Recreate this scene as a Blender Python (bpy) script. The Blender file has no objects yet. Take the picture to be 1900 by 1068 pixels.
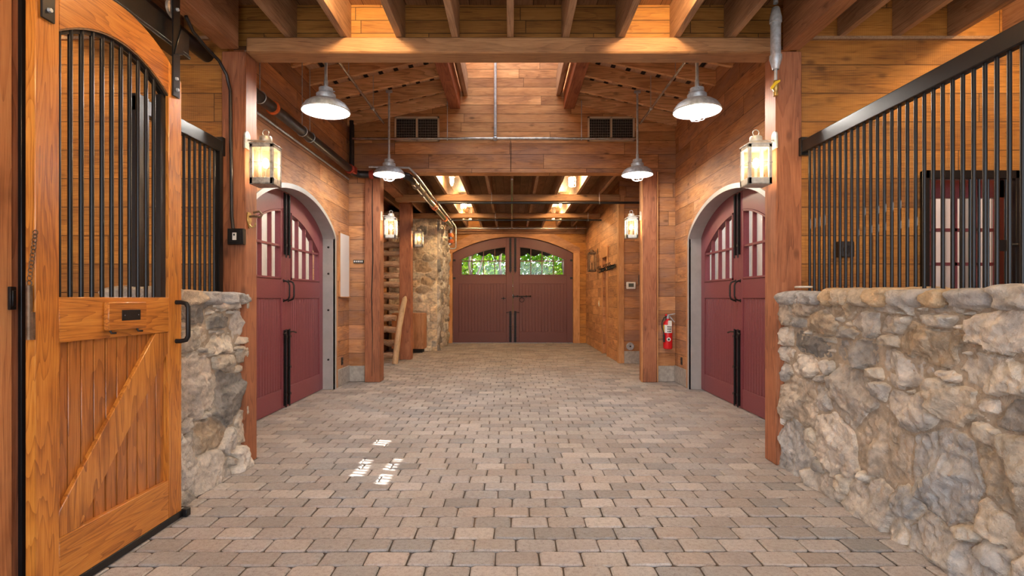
import bpy, math, random
import numpy as np
from mathutils import Vector, Matrix, noise
PI = math.pi
SC = bpy.context.scene
COL = SC.collection
random.seed(7)
R = math.radians

# ------------------------------------------------------------------ mesh helpers
class MB:
    def __init__(s): s.v = []; s.f = []; s.c = []
    def add(s, vs, fs, col=None):
        b = len(s.v); s.v += [tuple(p) for p in vs]; s.f += [tuple(b+i for i in f) for f in fs]
        s.c += [col or (1, 1, 1)]*len(vs); return s
    def box(s, x0, x1, y0, y1, z0, z1, col=None):
        return s.add([(x0,y0,z0),(x1,y0,z0),(x1,y1,z0),(x0,y1,z0),(x0,y0,z1),(x1,y0,z1),(x1,y1,z1),(x0,y1,z1)],
                     [(0,3,2,1),(4,5,6,7),(0,1,5,4),(1,2,6,5),(2,3,7,6),(3,0,4,7)], col)
    def prism(s, poly, axis, a, b):                      # 2D polygon extruded along an axis
        def P(p, t): return {'x': (t, p[0], p[1]), 'y': (p[0], t, p[1]), 'z': (p[0], p[1], t)}[axis]
        n = len(poly)
        return s.add([P(p, a) for p in poly]+[P(p, b) for p in poly],
                     [tuple(range(n))[::-1], tuple(range(n, 2*n))]+[(i, (i+1) % n, (i+1) % n+n, i+n) for i in range(n)])
    def strips(s, us, lo, hi, y0, y1):                   # a slab between two curves z = lo(u), hi(u)
        vs = []; fs = []
        for u in us: vs += [(u,y0,lo(u)),(u,y0,hi(u)),(u,y1,lo(u)),(u,y1,hi(u))]
        for i in range(len(us)-1):
            a = 4*i; b = a+4
            fs += [(a,b,b+1,a+1),(a+2,a+3,b+3,b+2),(a+1,b+1,b+3,a+3),(a,a+2,b+2,b)]
        e = 4*(len(us)-1); fs += [(0,1,3,2),(e,e+2,e+3,e+1)]
        return s.add(vs, fs)
    def tube(s, path, r, n=10, cap=True):
        path = [Vector(p) for p in path]; rings = []
        rr = r if isinstance(r, (list, tuple)) else [r]*len(path)
        t0 = (path[1]-path[0]).normalized(); up = Vector((0,0,1)) if abs(t0.z) < .9 else Vector((1,0,0))
        a = t0.cross(up).normalized()
        vs = []
        for i, p in enumerate(path):
            if i == 0: t = t0
            elif i == len(path)-1: t = (p-path[i-1]).normalized()
            else: t = ((p-path[i-1]).normalized()+(path[i+1]-p).normalized()).normalized()
            a = (a-t*a.dot(t)).normalized(); b = t.cross(a)
            vs += [p+(a*math.cos(2*PI*k/n)+b*math.sin(2*PI*k/n))*rr[i] for k in range(n)]
        fs = [(i*n+k, i*n+(k+1) % n, (i+1)*n+(k+1) % n, (i+1)*n+k) for i in range(len(path)-1) for k in range(n)]
        if cap: fs += [tuple(range(n))[::-1], tuple(range((len(path)-1)*n, len(path)*n))]
        return s.add(vs, fs)
    def cyl(s, p0, p1, r, n=12): return s.tube([p0, p1], r, n)
    def lathe(s, prof, c=(0,0,0), n=24, axis='z', close=False):   # prof = [(r, h)...]
        vs = []
        for r, h in prof:
            for k in range(n):
                ca, sa = math.cos(2*PI*k/n)*r, math.sin(2*PI*k/n)*r
                q = {'z': (ca, sa, h), 'y': (ca, h, sa), 'x': (h, ca, sa)}[axis]
                vs.append((c[0]+q[0], c[1]+q[1], c[2]+q[2]))
        m = len(prof)
        fs = [(i*n+k, i*n+(k+1) % n, (i+1)*n+(k+1) % n, (i+1)*n+k) for i in range(m-1) for k in range(n)]
        if close: fs += [tuple(range(n))[::-1], tuple(range((m-1)*n, m*n))]
        return s.add(vs, fs)
    def ring(s, c, R_, r, axis='z', n=20, m=6, arc=(0, 2*PI)):
        pts = []
        for k in range(n+1):
            t = arc[0]+(arc[1]-arc[0])*k/n; a, b = math.cos(t)*R_, math.sin(t)*R_
            q = {'z': (a, b, 0), 'y': (a, 0, b), 'x': (0, a, b)}[axis]
            pts.append((c[0]+q[0], c[1]+q[1], c[2]+q[2]))
        return s.tube(pts, r, m)
    def ball(s, c, r, n=10, m=7, sz=1.0):
        return s.lathe([(max(1e-4, math.sin(PI*i/m)*r), -math.cos(PI*i/m)*r*sz) for i in range(m+1)], c, n)
    def build(s, name, mat, parent=None, smooth=True, bevel=0, loc=None, rz=0, colors=False, ang=.7):
        me = bpy.data.meshes.new(name); me.from_pydata(s.v, [], s.f)
        import bmesh
        bm = bmesh.new(); bm.from_mesh(me); bmesh.ops.recalc_face_normals(bm, faces=bm.faces); bm.to_mesh(me); bm.free()
        if colors:
            at = me.color_attributes.new('Col', 'FLOAT_COLOR', 'POINT')
            at.data.foreach_set('color', np.array([(c[0], c[1], c[2], 1) for c in s.c], dtype=np.float32).ravel())
        me.materials.append(M[mat] if isinstance(mat, str) else mat)
        if smooth:
            me.shade_smooth(); me.set_sharp_from_angle(angle=ang)
        o = bpy.data.objects.new(name, me); COL.objects.link(o)
        if parent is not None: o.parent = parent
        if loc: o.location = loc
        o.rotation_euler.z = rz
        if bevel:
            b = o.modifiers.new('b', 'BEVEL'); b.width = bevel; b.segments = 1; b.limit_method = 'ANGLE'
        return o
def tag(o, label, cat, group=None, kind=None):
    o['label'] = label; o['category'] = cat
    if group: o['group'] = group
    if kind: o['kind'] = kind
    return o
def thing(name, label, cat, loc=(0,0,0), rz=0, group=None, kind=None):
    o = bpy.data.objects.new(name, None); COL.objects.link(o); o.location = loc; o.rotation_euler.z = rz
    o.empty_display_size = .1
    return tag(o, label, cat, group, kind)
def copy_tree(o, parent=None):
    c = o.copy(); COL.objects.link(c); c.parent = parent
    for ch in [x for x in bpy.data.objects if x.parent == o]: copy_tree(ch, c)
    return c
def lin(n, a, b): return [a+(b-a)*i/n for i in range(n+1)]

# ------------------------------------------------------------------ materials
M = {}
class NT:
    def __init__(s, name):
        m = bpy.data.materials.new(name); m.use_nodes = True; M[name] = m
        s.t = m.node_tree; s.t.nodes.clear(); s.m = m
        s.out = s.t.nodes.new('ShaderNodeOutputMaterial')
    def n(s, typ, **kw):
        nd = s.t.nodes.new('ShaderNode'+typ)
        for k, v in kw.items():
            if k.startswith('_'): setattr(nd, k[1:], v)
        for k, v in kw.items():
            if k.startswith('_'): continue
            key = int(k[1:]) if k[0] == 'i' and k[1:].isdigit() else k.replace('__', ' ')
            s.set(nd.inputs[key], v)
        return nd
    def set(s, inp, v):
        if isinstance(v, bpy.types.NodeSocket): s.t.links.new(v, inp)
        elif isinstance(v, bpy.types.Node): s.t.links.new(v.outputs[0], inp)
        elif isinstance(v, (tuple, list)) and len(v) == 3 and inp.type == 'RGBA': inp.default_value = (*v, 1)
        else: inp.default_value = v
    def m_(s, op, a, b=0.0, c=None, clamp=False):
        nd = s.t.nodes.new('ShaderNodeMath'); nd.operation = op; nd.use_clamp = clamp
        s.set(nd.inputs[0], a); s.set(nd.inputs[1], b)
        if c is not None: s.set(nd.inputs[2], c)
        return nd.outputs[0]
    def mix(s, f, a, b, mode='MIX'):
        nd = s.t.nodes.new('ShaderNodeMix'); nd.data_type = 'RGBA'; nd.blend_type = mode
        s.set(nd.inputs[0], f); s.set(nd.inputs[6], a); s.set(nd.inputs[7], b)
        return nd.outputs[2]
    def ramp(s, f, stops):
        nd = s.t.nodes.new('ShaderNodeValToRGB'); s.set(nd.inputs[0], f)
        e = nd.color_ramp.elements
        while len(e) < len(stops): e.new(.5)
        for k, (p, c) in enumerate(stops):
            e[k].position = p; e[k].color = (*c, 1) if isinstance(c, (tuple, list)) else (c, c, c, 1)
        return nd.outputs[0]
    def noise(s, vec, scale, detail=3, rough=.5, dist=0):
        nd = s.n('TexNoise', Scale=scale, Detail=detail, Roughness=rough, Distortion=dist); s.set(nd.inputs['Vector'], vec)
        return nd.outputs[0]
    def bsdf(s, color, rough=.5, metal=0.0, bump=None, bd=.01, bs=1.0, **kw):
        p = s.t.nodes.new('ShaderNodeBsdfPrincipled')
        s.set(p.inputs['Base Color'], color); s.set(p.inputs['Roughness'], rough); s.set(p.inputs['Metallic'], metal)
        for k, v in kw.items(): s.set(p.inputs[k.replace('__', ' ')], v)
        if bump is not None:
            b = s.n('Bump', Strength=bs, Distance=bd, Height=bump); s.t.links.new(b.outputs[0], p.inputs['Normal'])
        s.t.links.new(p.outputs[0], s.out.inputs[0]); return p

def wood(name, dark, mid, light, along='X', across='Z', h=0, L=2.4, rough=.62, vary=.35, gap=.006, knots=.6, rings=.5,
         weather=.0, wcol=(.25,.2,.2), gs=1.0, coat=0.0, saw=0.0, spec=.4):
    t = NT(name)
    tc = t.n('TexCoord'); oi = t.n('ObjectInfo')
    sep = t.n('SeparateXYZ', Vector=tc.outputs['Object']); ax = {'X': 0, 'Y': 1, 'Z': 2}
    u = sep.outputs[ax[along]]; v = sep.outputs[ax[across]]
    w = sep.outputs[3-ax[along]-ax[across]]
    rnd = oi.outputs['Random']
    if h:
        vi = t.m_('FLOOR', t.m_('DIVIDE', v, h)); wn = t.n('TexWhiteNoise', _noise_dimensions='1D', W=vi).outputs[0]
        uu = t.m_('ADD', t.m_('DIVIDE', u, L), t.m_('MULTIPLY', wn, 7.0)); ui = t.m_('FLOOR', uu)
        cb = t.n('CombineXYZ', X=vi, Y=ui, Z=0.0)
        w2 = t.n('TexWhiteNoise', _noise_dimensions='3D', Vector=cb.outputs[0]); rb = w2.outputs[0]; rcol = w2.outputs[1]
        fv = t.m_('FRACT', t.m_('DIVIDE', v, h)); fu = t.m_('FRACT', uu)
        gv = t.m_('LESS_THAN', t.m_('MINIMUM', fv, t.m_('SUBTRACT', 1.0, fv)), gap/h/2)
        gu = t.m_('LESS_THAN', t.m_('MINIMUM', fu, t.m_('SUBTRACT', 1.0, fu)), gap/L/2)
        gm = t.m_('MAXIMUM', gv, gu)
        off = t.m_('MULTIPLY', rb, 37.0)
    else:
        off = t.m_('MULTIPLY', rnd, 37.0); rb = rnd; gm = None
    U = t.m_('ADD', u, off)
    gv_ = t.n('CombineXYZ', X=t.m_('MULTIPLY', U, .75*gs), Y=t.m_('MULTIPLY', v, 8.0*gs), Z=t.m_('MULTIPLY', w, 8.0*gs)).outputs[0]
    n1 = t.noise(gv_, 1.0, 1.2, .35, .0)
    ringv = t.m_('FRACT', t.m_('MULTIPLY', n1, 11.0))
    ringv = t.m_('POWER', ringv, 2.2)
    gf = t.n('CombineXYZ', X=t.m_('MULTIPLY', U, 5.0), Y=t.m_('MULTIPLY', v, 160.0), Z=t.m_('MULTIPLY', w, 160.0)).outputs[0]
    n2 = t.noise(gf, 1.0, 4, .65)
    n3 = t.noise(t.n('CombineXYZ', X=t.m_('MULTIPLY', U, 1.6), Y=t.m_('MULTIPLY', v, 5.0), Z=w).outputs[0], 1.0, 4, .6)
    tone = t.m_('ADD', t.m_('MULTIPLY', n2, .5), t.m_('MULTIPLY', n3, .5))
    tone = t.m_('SUBTRACT', tone, t.m_('MULTIPLY', ringv, .16*rings))
    c = t.ramp(tone, [(.33, dark), (.47, mid), (.61, light)])
    br = t.m_('MULTIPLY_ADD', rb, vary, 1.0-vary*.5)
    c = t.mix(1.0, c, t.n('CombineColor', Red=br, Green=t.m_('POWER', br, 1.15), Blue=t.m_('POWER', br, 1.35)).outputs[0], 'MULTIPLY')
    if weather:
        wmask = t.noise(t.n('CombineXYZ', X=t.m_('MULTIPLY', U, .9), Y=t.m_('MULTIPLY', v, 3.0), Z=w).outputs[0], 1.0, 5, .65)
        wm = t.m_('MULTIPLY', t.ramp(wmask, [(.42, 0.0), (.66, 1.0)]), weather)
        c = t.mix(wm, c, wcol)
    if knots:
        kv = t.n('CombineXYZ', X=t.m_('MULTIPLY', U, 2.1), Y=t.m_('MULTIPLY', v, 4.2), Z=t.m_('MULTIPLY', w, 1.0)).outputs[0]
        vo = t.n('TexVoronoi', Vector=kv, Scale=1.0)
        km = t.m_('MULTIPLY', t.ramp(vo.outputs[0], [(.05, 1.0), (.13, 0.0)]), knots)
        c = t.mix(km, c, tuple(x*.28 for x in dark))
        nv = t.n('CombineXYZ', X=t.m_('MULTIPLY', U, 1.3), Y=t.m_('MULTIPLY', v, 13.0), Z=0.0).outputs[0]
        vo2 = t.n('TexVoronoi', Vector=nv, Scale=1.0)
        c = t.mix(t.m_('MULTIPLY', t.m_('LESS_THAN', vo2.outputs[0], .045), knots), c, (.02,.012,.01))
    hgt = t.m_('ADD', t.m_('MULTIPLY', n2, .35), t.m_('MULTIPLY', ringv, -.12))
    if saw:
        sv = t.m_('SINE', t.m_('MULTIPLY', U, 380.0)); hgt = t.m_('ADD', hgt, t.m_('MULTIPLY', sv, saw))
    if gm is not None:
        c = t.mix(t.m_('MULTIPLY', gm, .85), c, tuple(x*.15 for x in dark))
        hgt = t.m_('SUBTRACT', t.m_('ADD', hgt, t.m_('MULTIPLY', rb, .8)), t.m_('MULTIPLY', gm, 2.0))
    p = t.bsdf(c, t.m_('MULTIPLY_ADD', n2, .15, rough-.08), bump=hgt, bd=.0022, bs=.9)
    p.inputs['Specular IOR Level'].default_value = spec
    if coat: p.inputs['Coat Weight'].default_value = coat; p.inputs['Coat Roughness'].default_value = .18
    return t.m

CED = ((.22,.092,.036), (.49,.222,.088), (.66,.345,.150))
wood('wall_boards', *CED, h=.235, weather=.6, wcol=(.30,.185,.155), vary=.55, L=1.9, saw=.15)
wood('wall_boards_fine', (.30,.13,.045), (.60,.29,.11), (.76,.42,.18), h=.148, weather=.35, wcol=(.26,.13,.085), vary=.5, L=2.3)
wood('stall_boards', (.20,.072,.012), (.45,.182,.030), (.58,.255,.050), h=.238, weather=.4, wcol=(.20,.10,.045), vary=.35, L=3.2, saw=.15)
wood('post_warm', (.32,.12,.045), (.52,.22,.085), (.62,.30,.12), along='Z', across='X', vary=.1, knots=.4, rings=.7)
wood('post_wood', (.19,.068,.032), (.34,.125,.058), (.44,.18,.085), along='Z', across='X', vary=.25, knots=.5, rings=.7)
wood('beam_x', (.17,.08,.035), (.33,.165,.07), (.44,.235,.105), along='X', across='Z', vary=.25, knots=.8)
wood('beam_y', (.17,.07,.032), (.34,.155,.075), (.46,.235,.125), along='Y', across='Z', vary=.2, knots=.5)
wood('red_beam_y', (.20,.06,.03), (.34,.115,.055), (.44,.17,.08), along='Y', across='X', vary=.2, knots=.4, rings=.8)
wood('joist_y', (.22,.12,.07), (.40,.245,.145), (.52,.34,.21), along='Y', across='Z', vary=.35, knots=.3)
wood('rafter_x', (.46,.24,.11), (.70,.40,.19), (.84,.54,.29), along='X', across='Z', vary=.3, knots=.5, rings=1.2, gs=.8)
wood('block_boards', (.18,.07,.012), (.34,.15,.028), (.42,.20,.045), h=.11, vary=.25, L=1.4, knots=.9)
wood('deck_y', (.18,.09,.04), (.30,.16,.08), (.40,.22,.12), along='Y', across='X', h=.18, vary=.4)
wood('roof_slat', (.50,.30,.17), (.66,.42,.26), (.76,.52,.35), along='Y', across='X', vary=.3, knots=.2)
OAK = ((.28,.085,.012), (.52,.185,.026), (.64,.265,.045))
wood('oak_v', *OAK, along='Z', across='X', rough=.36, rings=.85, knots=0, vary=.15, coat=.5, gs=1.9)
wood('oak_h', *OAK, along='X', across='Z', rough=.36, rings=.9, knots=0, vary=.15, coat=.5, gs=1.6)
wood('oak_slats', (.22,.070,.014), (.40,.135,.025), (.50,.19,.04), along='Z', across='X', h=0, rough=.33, rings=.8, knots=0, coat=.6, gs=1.4)
wood('oak_brace', (.26,.08,.013), (.50,.185,.03), (.62,.26,.05), along='Z', across='X', rough=.34, rings=1.0, knots=0, coat=.6, gs=1.0)
wood('trim_wood', (.36,.15,.05), (.54,.26,.10), (.68,.36,.16), along='Z', across='X', vary=.2, knots=.3)
wood('arch_wood', *CED, along='X', across='Z', h=0, vary=.1, weather=.5, wcol=(.24,.13,.09), knots=.3)
wood('log_wood', (.16,.09,.05), (.42,.26,.15), (.62,.44,.28), along='X', across='Z', vary=.5, knots=.7, rings=.8)
wood('pale_log', (.32,.20,.11), (.56,.38,.21), (.70,.50,.30), along='Z', across='X', vary=.2, knots=.5)
wood('box_wood', (.26,.11,.045), (.44,.2,.085), (.54,.27,.13), along='Z', across='X', h=.16, L=5, vary=.2, knots=.3)

def simple(name, color, rough=.5, metal=0.0, nz=.0, ns=20.0, bd=.001, var=0.0, **kw):
    t = NT(name)
    c = color; b = None
    if nz or var:
        tc = t.n('TexCoord'); n = t.noise(tc.outputs['Object'], ns, 4, .6)
        if var: c = t.mix(t.ramp(n, [(.35, 0.0), (.65, 1.0)]), tuple(x*(1-var) for x in color), tuple(min(1, x*(1+var)) for x in color))
        if nz: b = n
    t.bsdf(c, rough, metal, bump=b, bd=bd, bs=nz or 1, **kw); return t.m
simple('black_metal', (.012,.012,.013), .32, .3, nz=.5, ns=60, bd=.0006)
simple('dark_oak', (.08,.03,.010), .6)
simple('black_iron', (.012,.010,.010), .45, .4, nz=.6, ns=80, bd=.0008)
simple('steel_edge', (.30,.30,.31), .35, .9)
simple('galvanised', (.46,.50,.54), .38, .35, var=.22, ns=25)
simple('lantern_metal', (.40,.36,.31), .48, .6, var=.3, ns=30)
simple('pale_zinc', (.60,.60,.57), .45, .3, var=.15, ns=30)
simple('old_bronze', (.16,.10,.06), .5, .6, var=.3, ns=30)
simple('white_enamel', (.85,.84,.80), .35)
simple('maroon', (.205,.050,.062), .42, 0, nz=.3, ns=45, bd=.0006, var=.07)
simple('maroon_panel', (.190,.046,.058), .45, 0, nz=.3, ns=45, bd=.0006, var=.06)
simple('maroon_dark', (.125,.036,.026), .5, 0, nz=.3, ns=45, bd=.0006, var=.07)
simple('grey_steel', (.43,.43,.42), .4, .1, var=.06, ns=8)
simple('concrete', (.40,.37,.33), .85, 0, nz=.8, ns=18, bd=.003, var=.18)
simple('whiteboard', (.80,.81,.82), .3)
simple('pipe_black', (.035,.036,.040), .28, .55, var=.2, ns=12)
simple('pipe_chrome', (.42,.40,.38), .25, .9, var=.3, ns=9)
simple('pipe_red', (.42,.055,.03), .4, .2)
simple('pipe_orange', (.55,.13,.03), .5, .2, var=.3, ns=14)
simple('red_paint', (.62,.012,.018), .25)
simple('plastic_white', (.78,.78,.75), .4)
simple('cream_plastic', (.70,.58,.34), .4)
simple('black_plastic', (.015,.015,.016), .35)
simple('screen', (.10,.13,.12), .2)
simple('rubber', (.02,.02,.02), .6)
simple('brass', (.45,.30,.10), .4, .8, var=.3, ns=40)
simple('yellow_paint', (.80,.55,.02), .4)
simple('label_paper', (.82,.81,.77), .5)
simple('dark_void', (.008,.007,.007), .9)
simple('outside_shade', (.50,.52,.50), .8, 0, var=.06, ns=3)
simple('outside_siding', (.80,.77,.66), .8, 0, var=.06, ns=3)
simple('outside_batten', (.42,.40,.34), .8)
simple('gravel', (.30,.27,.22), .95, 0, nz=1.0, ns=30, bd=.01, var=.3)
simple('awning', (.02,.022,.02), .8)
simple('bark', (.10,.07,.05), .9, 0, nz=1, ns=20, bd=.01)
simple('roofing', (.05,.035,.03), .9)
simple('rope_white', (.75,.72,.65), .7)

def leaf_mat():
    t = NT('leaves'); tc = t.n('TexCoord')
    n = t.noise(tc.outputs['Object'], 2.6, 3, .6)
    c = t.ramp(n, [(.32, (.012,.05,.006)), (.46, (.070,.20,.010)), (.58, (.22,.36,.02)), (.74, (.40,.34,.12))])
    d = t.n('BsdfDiffuse', Color=c); tr = t.n('BsdfTranslucent', Color=c)
    mx = t.n('MixShader', i0=.45, i1=d, i2=tr); t.t.links.new(mx.outputs[0], t.out.inputs[0])
leaf_mat()
def emit(name, col, s):
    t = NT(name); e = t.n('Emission', Color=col, Strength=s); t.t.links.new(e.outputs[0], t.out.inputs[0])
def glassy(name, tint, tf, col2, trans='BsdfGlossy', rough=.05):
    t = NT(name); a = t.n('BsdfTransparent', Color=tint)
    b = t.n(trans, Color=col2)
    if trans == 'BsdfGlossy': b.inputs['Roughness'].default_value = rough
    mx = t.n('MixShader', i0=tf, i1=a, i2=b); t.t.links.new(mx.outputs[0], t.out.inputs[0])
glassy('window_glass', (.97,.985,.98), .022, (.9,.9,.9))
glassy('jar_glass', (.97,.97,.95), .10, (.9,.9,.9))
glassy('lantern_glass', (.93,.88,.78), .12, (.80,.66,.42), 'BsdfTranslucent')

def stone_mat(name, bs=1.0):
    t = NT(name); a = t.n('Attribute', _attribute_name='Col'); tc = t.n('TexCoord')
    n = t.noise(tc.outputs['Object'], 22, 6, .65); n2 = t.noise(tc.outputs['Object'], 120, 3, .6); n3 = t.noise(tc.outputs['Object'], 7, 4, .6)
    f = t.m_('ADD', t.m_('MULTIPLY', n, .7), t.m_('MULTIPLY', n3, .5))
    c = t.mix(1.0, a.outputs[0], t.ramp(f, [(.36, (.52,.50,.48)), (.6, (1.0,.98,.95)), (.8, (1.35,1.3,1.22))]), 'MULTIPLY')
    vo = t.n('TexVoronoi', Vector=tc.outputs['Object'], Scale=34.0)
    t.bsdf(c, .88, bump=t.m_('ADD', t.m_('ADD', n, t.m_('MULTIPLY', n2, .5)), t.m_('MULTIPLY', vo.outputs[0], .35)), bd=.014, bs=bs)
stone_mat('stone')
def paver_mat():
    t = NT('pavers'); a = t.n('Attribute', _attribute_name='Col'); tc = t.n('TexCoord')
    n = t.noise(tc.outputs['Object'], 38, 5, .7); n2 = t.noise(tc.outputs['Object'], 170, 3, .6); n3 = t.noise(tc.outputs['Object'], 1.1, 4, .6)
    f = t.m_('ADD', t.m_('MULTIPLY', n, .55), t.m_('MULTIPLY', n2, .45))
    c = t.mix(1.0, a.outputs[0], t.ramp(f, [(.34, (.62,.58,.55)), (.5, (1,1,1)), (.68, (1.22,1.2,1.18))]), 'MULTIPLY')
    c = t.mix(t.m_('MULTIPLY', t.ramp(n3, [(.42, 0.0), (.7, 1.0)]), .35), c, (.23,.16,.11))
    t.bsdf(c, .8, bump=t.m_('ADD', n, t.m_('MULTIPLY', n2, .5)), bd=.004, bs=.8)
paver_mat()

# ------------------------------------------------------------------ camera
H = 1.38
cam = bpy.data.cameras.new('camera'); co = bpy.data.objects.new('camera', cam); COL.objects.link(co)
co.location = (0, 0, H); co.rotation_euler = (PI/2, 0, 0)
cam.sensor_width = 36; cam.lens = 36*1000/1900; cam.shift_y = 19/1900; cam.clip_start = .05; cam.clip_end = 200
SC.camera = co

WX = 2.71          # nave side walls
YB = 4.45          # front of the big beam and of its posts
YG = 8.95          # gable wall over the second opening
YE = 16.6          # end wall
YR = -3.2          # open end of the aisle behind the camera

# ------------------------------------------------------------------ floor of tumbled pavers
def floor():
    mb = MB(); PW, PD = .233, .1576
    rows = int((YE+3.3)/PD)+1
    pal = [(.42,.385,.365), (.40,.37,.355), (.46,.425,.40), (.37,.35,.34), (.42,.375,.345), (.33,.32,.315), (.48,.445,.415)]
    for r in range(rows):
        y0 = -3.2+r*PD
        if y0 > YE+.05: break
        xl, xr = -3.5, 3.3
        if y0 < YB: xl, xr = -2.42, 2.42
        x = xl-random.random()*.01-(PW/2 if r % 2 else 0)+math.sin(r*.7)*.02
        while x < xr:
            w = PW*random.uniform(.97, 1.03); g = .0045
            x0, x1 = x+g, x+w-g; ya, yb = y0+g, y0+PD-g
            ch = random.uniform(.008, .018); j = lambda a=.003: random.uniform(-a, a)
            o = [(x0+ch,ya),(x1-ch,ya),(x1,ya+ch),(x1,yb-ch),(x1-ch,yb),(x0+ch,yb),(x0,yb-ch),(x0,ya+ch)]
            o = [(a+j(), b+j()) for a, b in o]
            cx, cy = (x0+x1)/2, (ya+yb)/2; z = random.uniform(-.003, .001); tx, ty = j(.012), j(.02)
            bv = .009
            top = [(a-(bv if a > cx else -bv), b-(bv if b > cy else -bv)) for a, b in o]
            vs = [(a, b, -.02) for a, b in o]+[(a, b, z-.006) for a, b in o]+[(a, b, z+(a-cx)*tx+(b-cy)*ty) for a, b in top]
            fs = [(16,17,18,19,20,21,22,23)]+[(i, (i+1) % 8, (i+1) % 8+8, i+8) for i in range(8)]+[(i+8, (i+1) % 8+8, (i+1) % 8+16, i+16) for i in range(8)]
            k = random.uniform(.78, 1.04); c = random.choice(pal)
            mb.add(vs, fs, tuple(q*k for q in c)); x += w
    n0 = len(mb.v)
    mb.add([(-3.6,-3.2,-.013),(3.4,-3.2,-.013),(3.4,YE+.6,-.013),(-3.6,YE+.6,-.013)], [(0,1,2,3)], (.055,.042,.034))
    o = mb.build('floor', 'pavers', colors=True, smooth=False)
    tag(o, 'aisle floor of tumbled grey brown brick pavers laid in running bond', 'floor', kind='structure')
    s = MB().box(-6, -2.42, -3.2, YB+.1, -.12, -.005).box(2.42, 6, -3.2, YB+.1, -.12, -.005).build('floor', 'gravel', smooth=False)
    tag(s, 'bare dirt floor inside the stalls', 'floor', kind='structure')
floor()
tag(MB().box(-40, 40, -30, 60, -.3, -.13).build('ground', 'gravel', smooth=False), 'gravel ground outside the barn', 'ground', kind='structure')

# ------------------------------------------------------------------ arched side walls and double doors
AH = 1.34
def arch(u): return 2.27+.467*max(0, 1-(u/AH)**2)**.72
def arch2(u): return 2.27+.74*max(0, 1-(u/1.46)**2)**.72
DY = 6.83
def side_wall(side):
    lab = {'left': 'left', 'right': 'right'}[side]; s = -1 if side == 'left' else 1
    rz = PI/2 if side == 'left' else -PI/2
    def L(y): return (y-DY) if side == 'left' else (DY-y)       # world y -> local x
    a, b = sorted((L(YB+.14), L(YG+.25)))
    mb = MB(); top = 4.75
    mb.strips([a, -AH], lambda u: .0, lambda u: top, 0, .24)
    mb.strips([AH, b], lambda u: .0, lambda u: top, 0, .24)
    us = [-AH*math.cos(PI*i/48) for i in range(49)]
    mb.strips(us, arch, lambda u: top, 0, .24)
    o = mb.build('wall_'+side, 'wall_boards', loc=(s*WX, DY, 0), rz=rz, smooth=False)
    tag(o, f'{lab} wall of weathered horizontal boards around the arched maroon doors', 'wall', kind='structure')
    mb = MB()
    mb.strips([a, -AH-.11], lambda u: .0, lambda u: .27+.0*u, -.018, 0)
    mb.strips([AH+.11, b], lambda u: .0, lambda u: .27, -.018, 0)
    o = mb.build('baseboard_'+side, 'concrete', loc=(s*WX, DY, 0), rz=rz, bevel=.006)
    tag(o, f'low concrete curb along the foot of the {lab} wall', 'baseboard', kind='structure')
    # grey steel frame lining the arch
    t = thing('trim_1' if s < 0 else 'trim_2', f'grey steel frame lining the arched opening of the {lab} wall', 'door frame', (s*WX, DY, 0), rz, kind='structure')
    mb = MB(); T = .012
    for q in (-1, 1):
        mb.box(*sorted((q*AH, q*(AH-T))), -.03, .2, 0, 2.275)
        mb.box(*sorted((q*(AH-T), q*(AH+.05))), -.035, -.005, 0, 2.275)
    mb.strips(us, lambda u: arch(u)-T, lambda u: arch(u)+.002, -.03, .2)
    us2 = [-(AH+.05)*math.cos(PI*i/48) for i in range(49)]
    mb.strips([u for u in us2], lambda u: arch(max(-AH, min(AH, u)))-T, lambda u: 2.27+.51*max(0, 1-(u/(AH+.05))**2)**.72+.006, -.035, -.005)
    mb.build('steel_lining', 'grey_steel', t, ang=.5)
    mb = MB()
    for q in (-1, 1):
        for z in (.45, 1.2, 1.75, 2.15): mb.lathe([(.0001,-.012),(.014,-.012),(.016,0)], (q*(AH-T)*1.0, .07, z), 10, 'x')
    mb.build('bolts', 'black_iron', t)
    us3 = [-1.459*math.cos(PI*i/48) for i in range(49)]
    o = MB().strips(us3, lambda u: max(2.27, 2.27+.515*max(0, 1-(u/(AH+.052))**2)**.72), arch2, -.022, .0).build('arch_board', 'arch_wood', t)
    mb = MB()
    for q in (-1, 1): mb.box(*sorted((q*(AH+.052), q*(AH+.145))), -.022, 0, 0, 2.27)
    mb.build('side_trim', 'trim_wood', t, bevel=.004)
    return t
side_wall('left'); side_wall('right')

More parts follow.
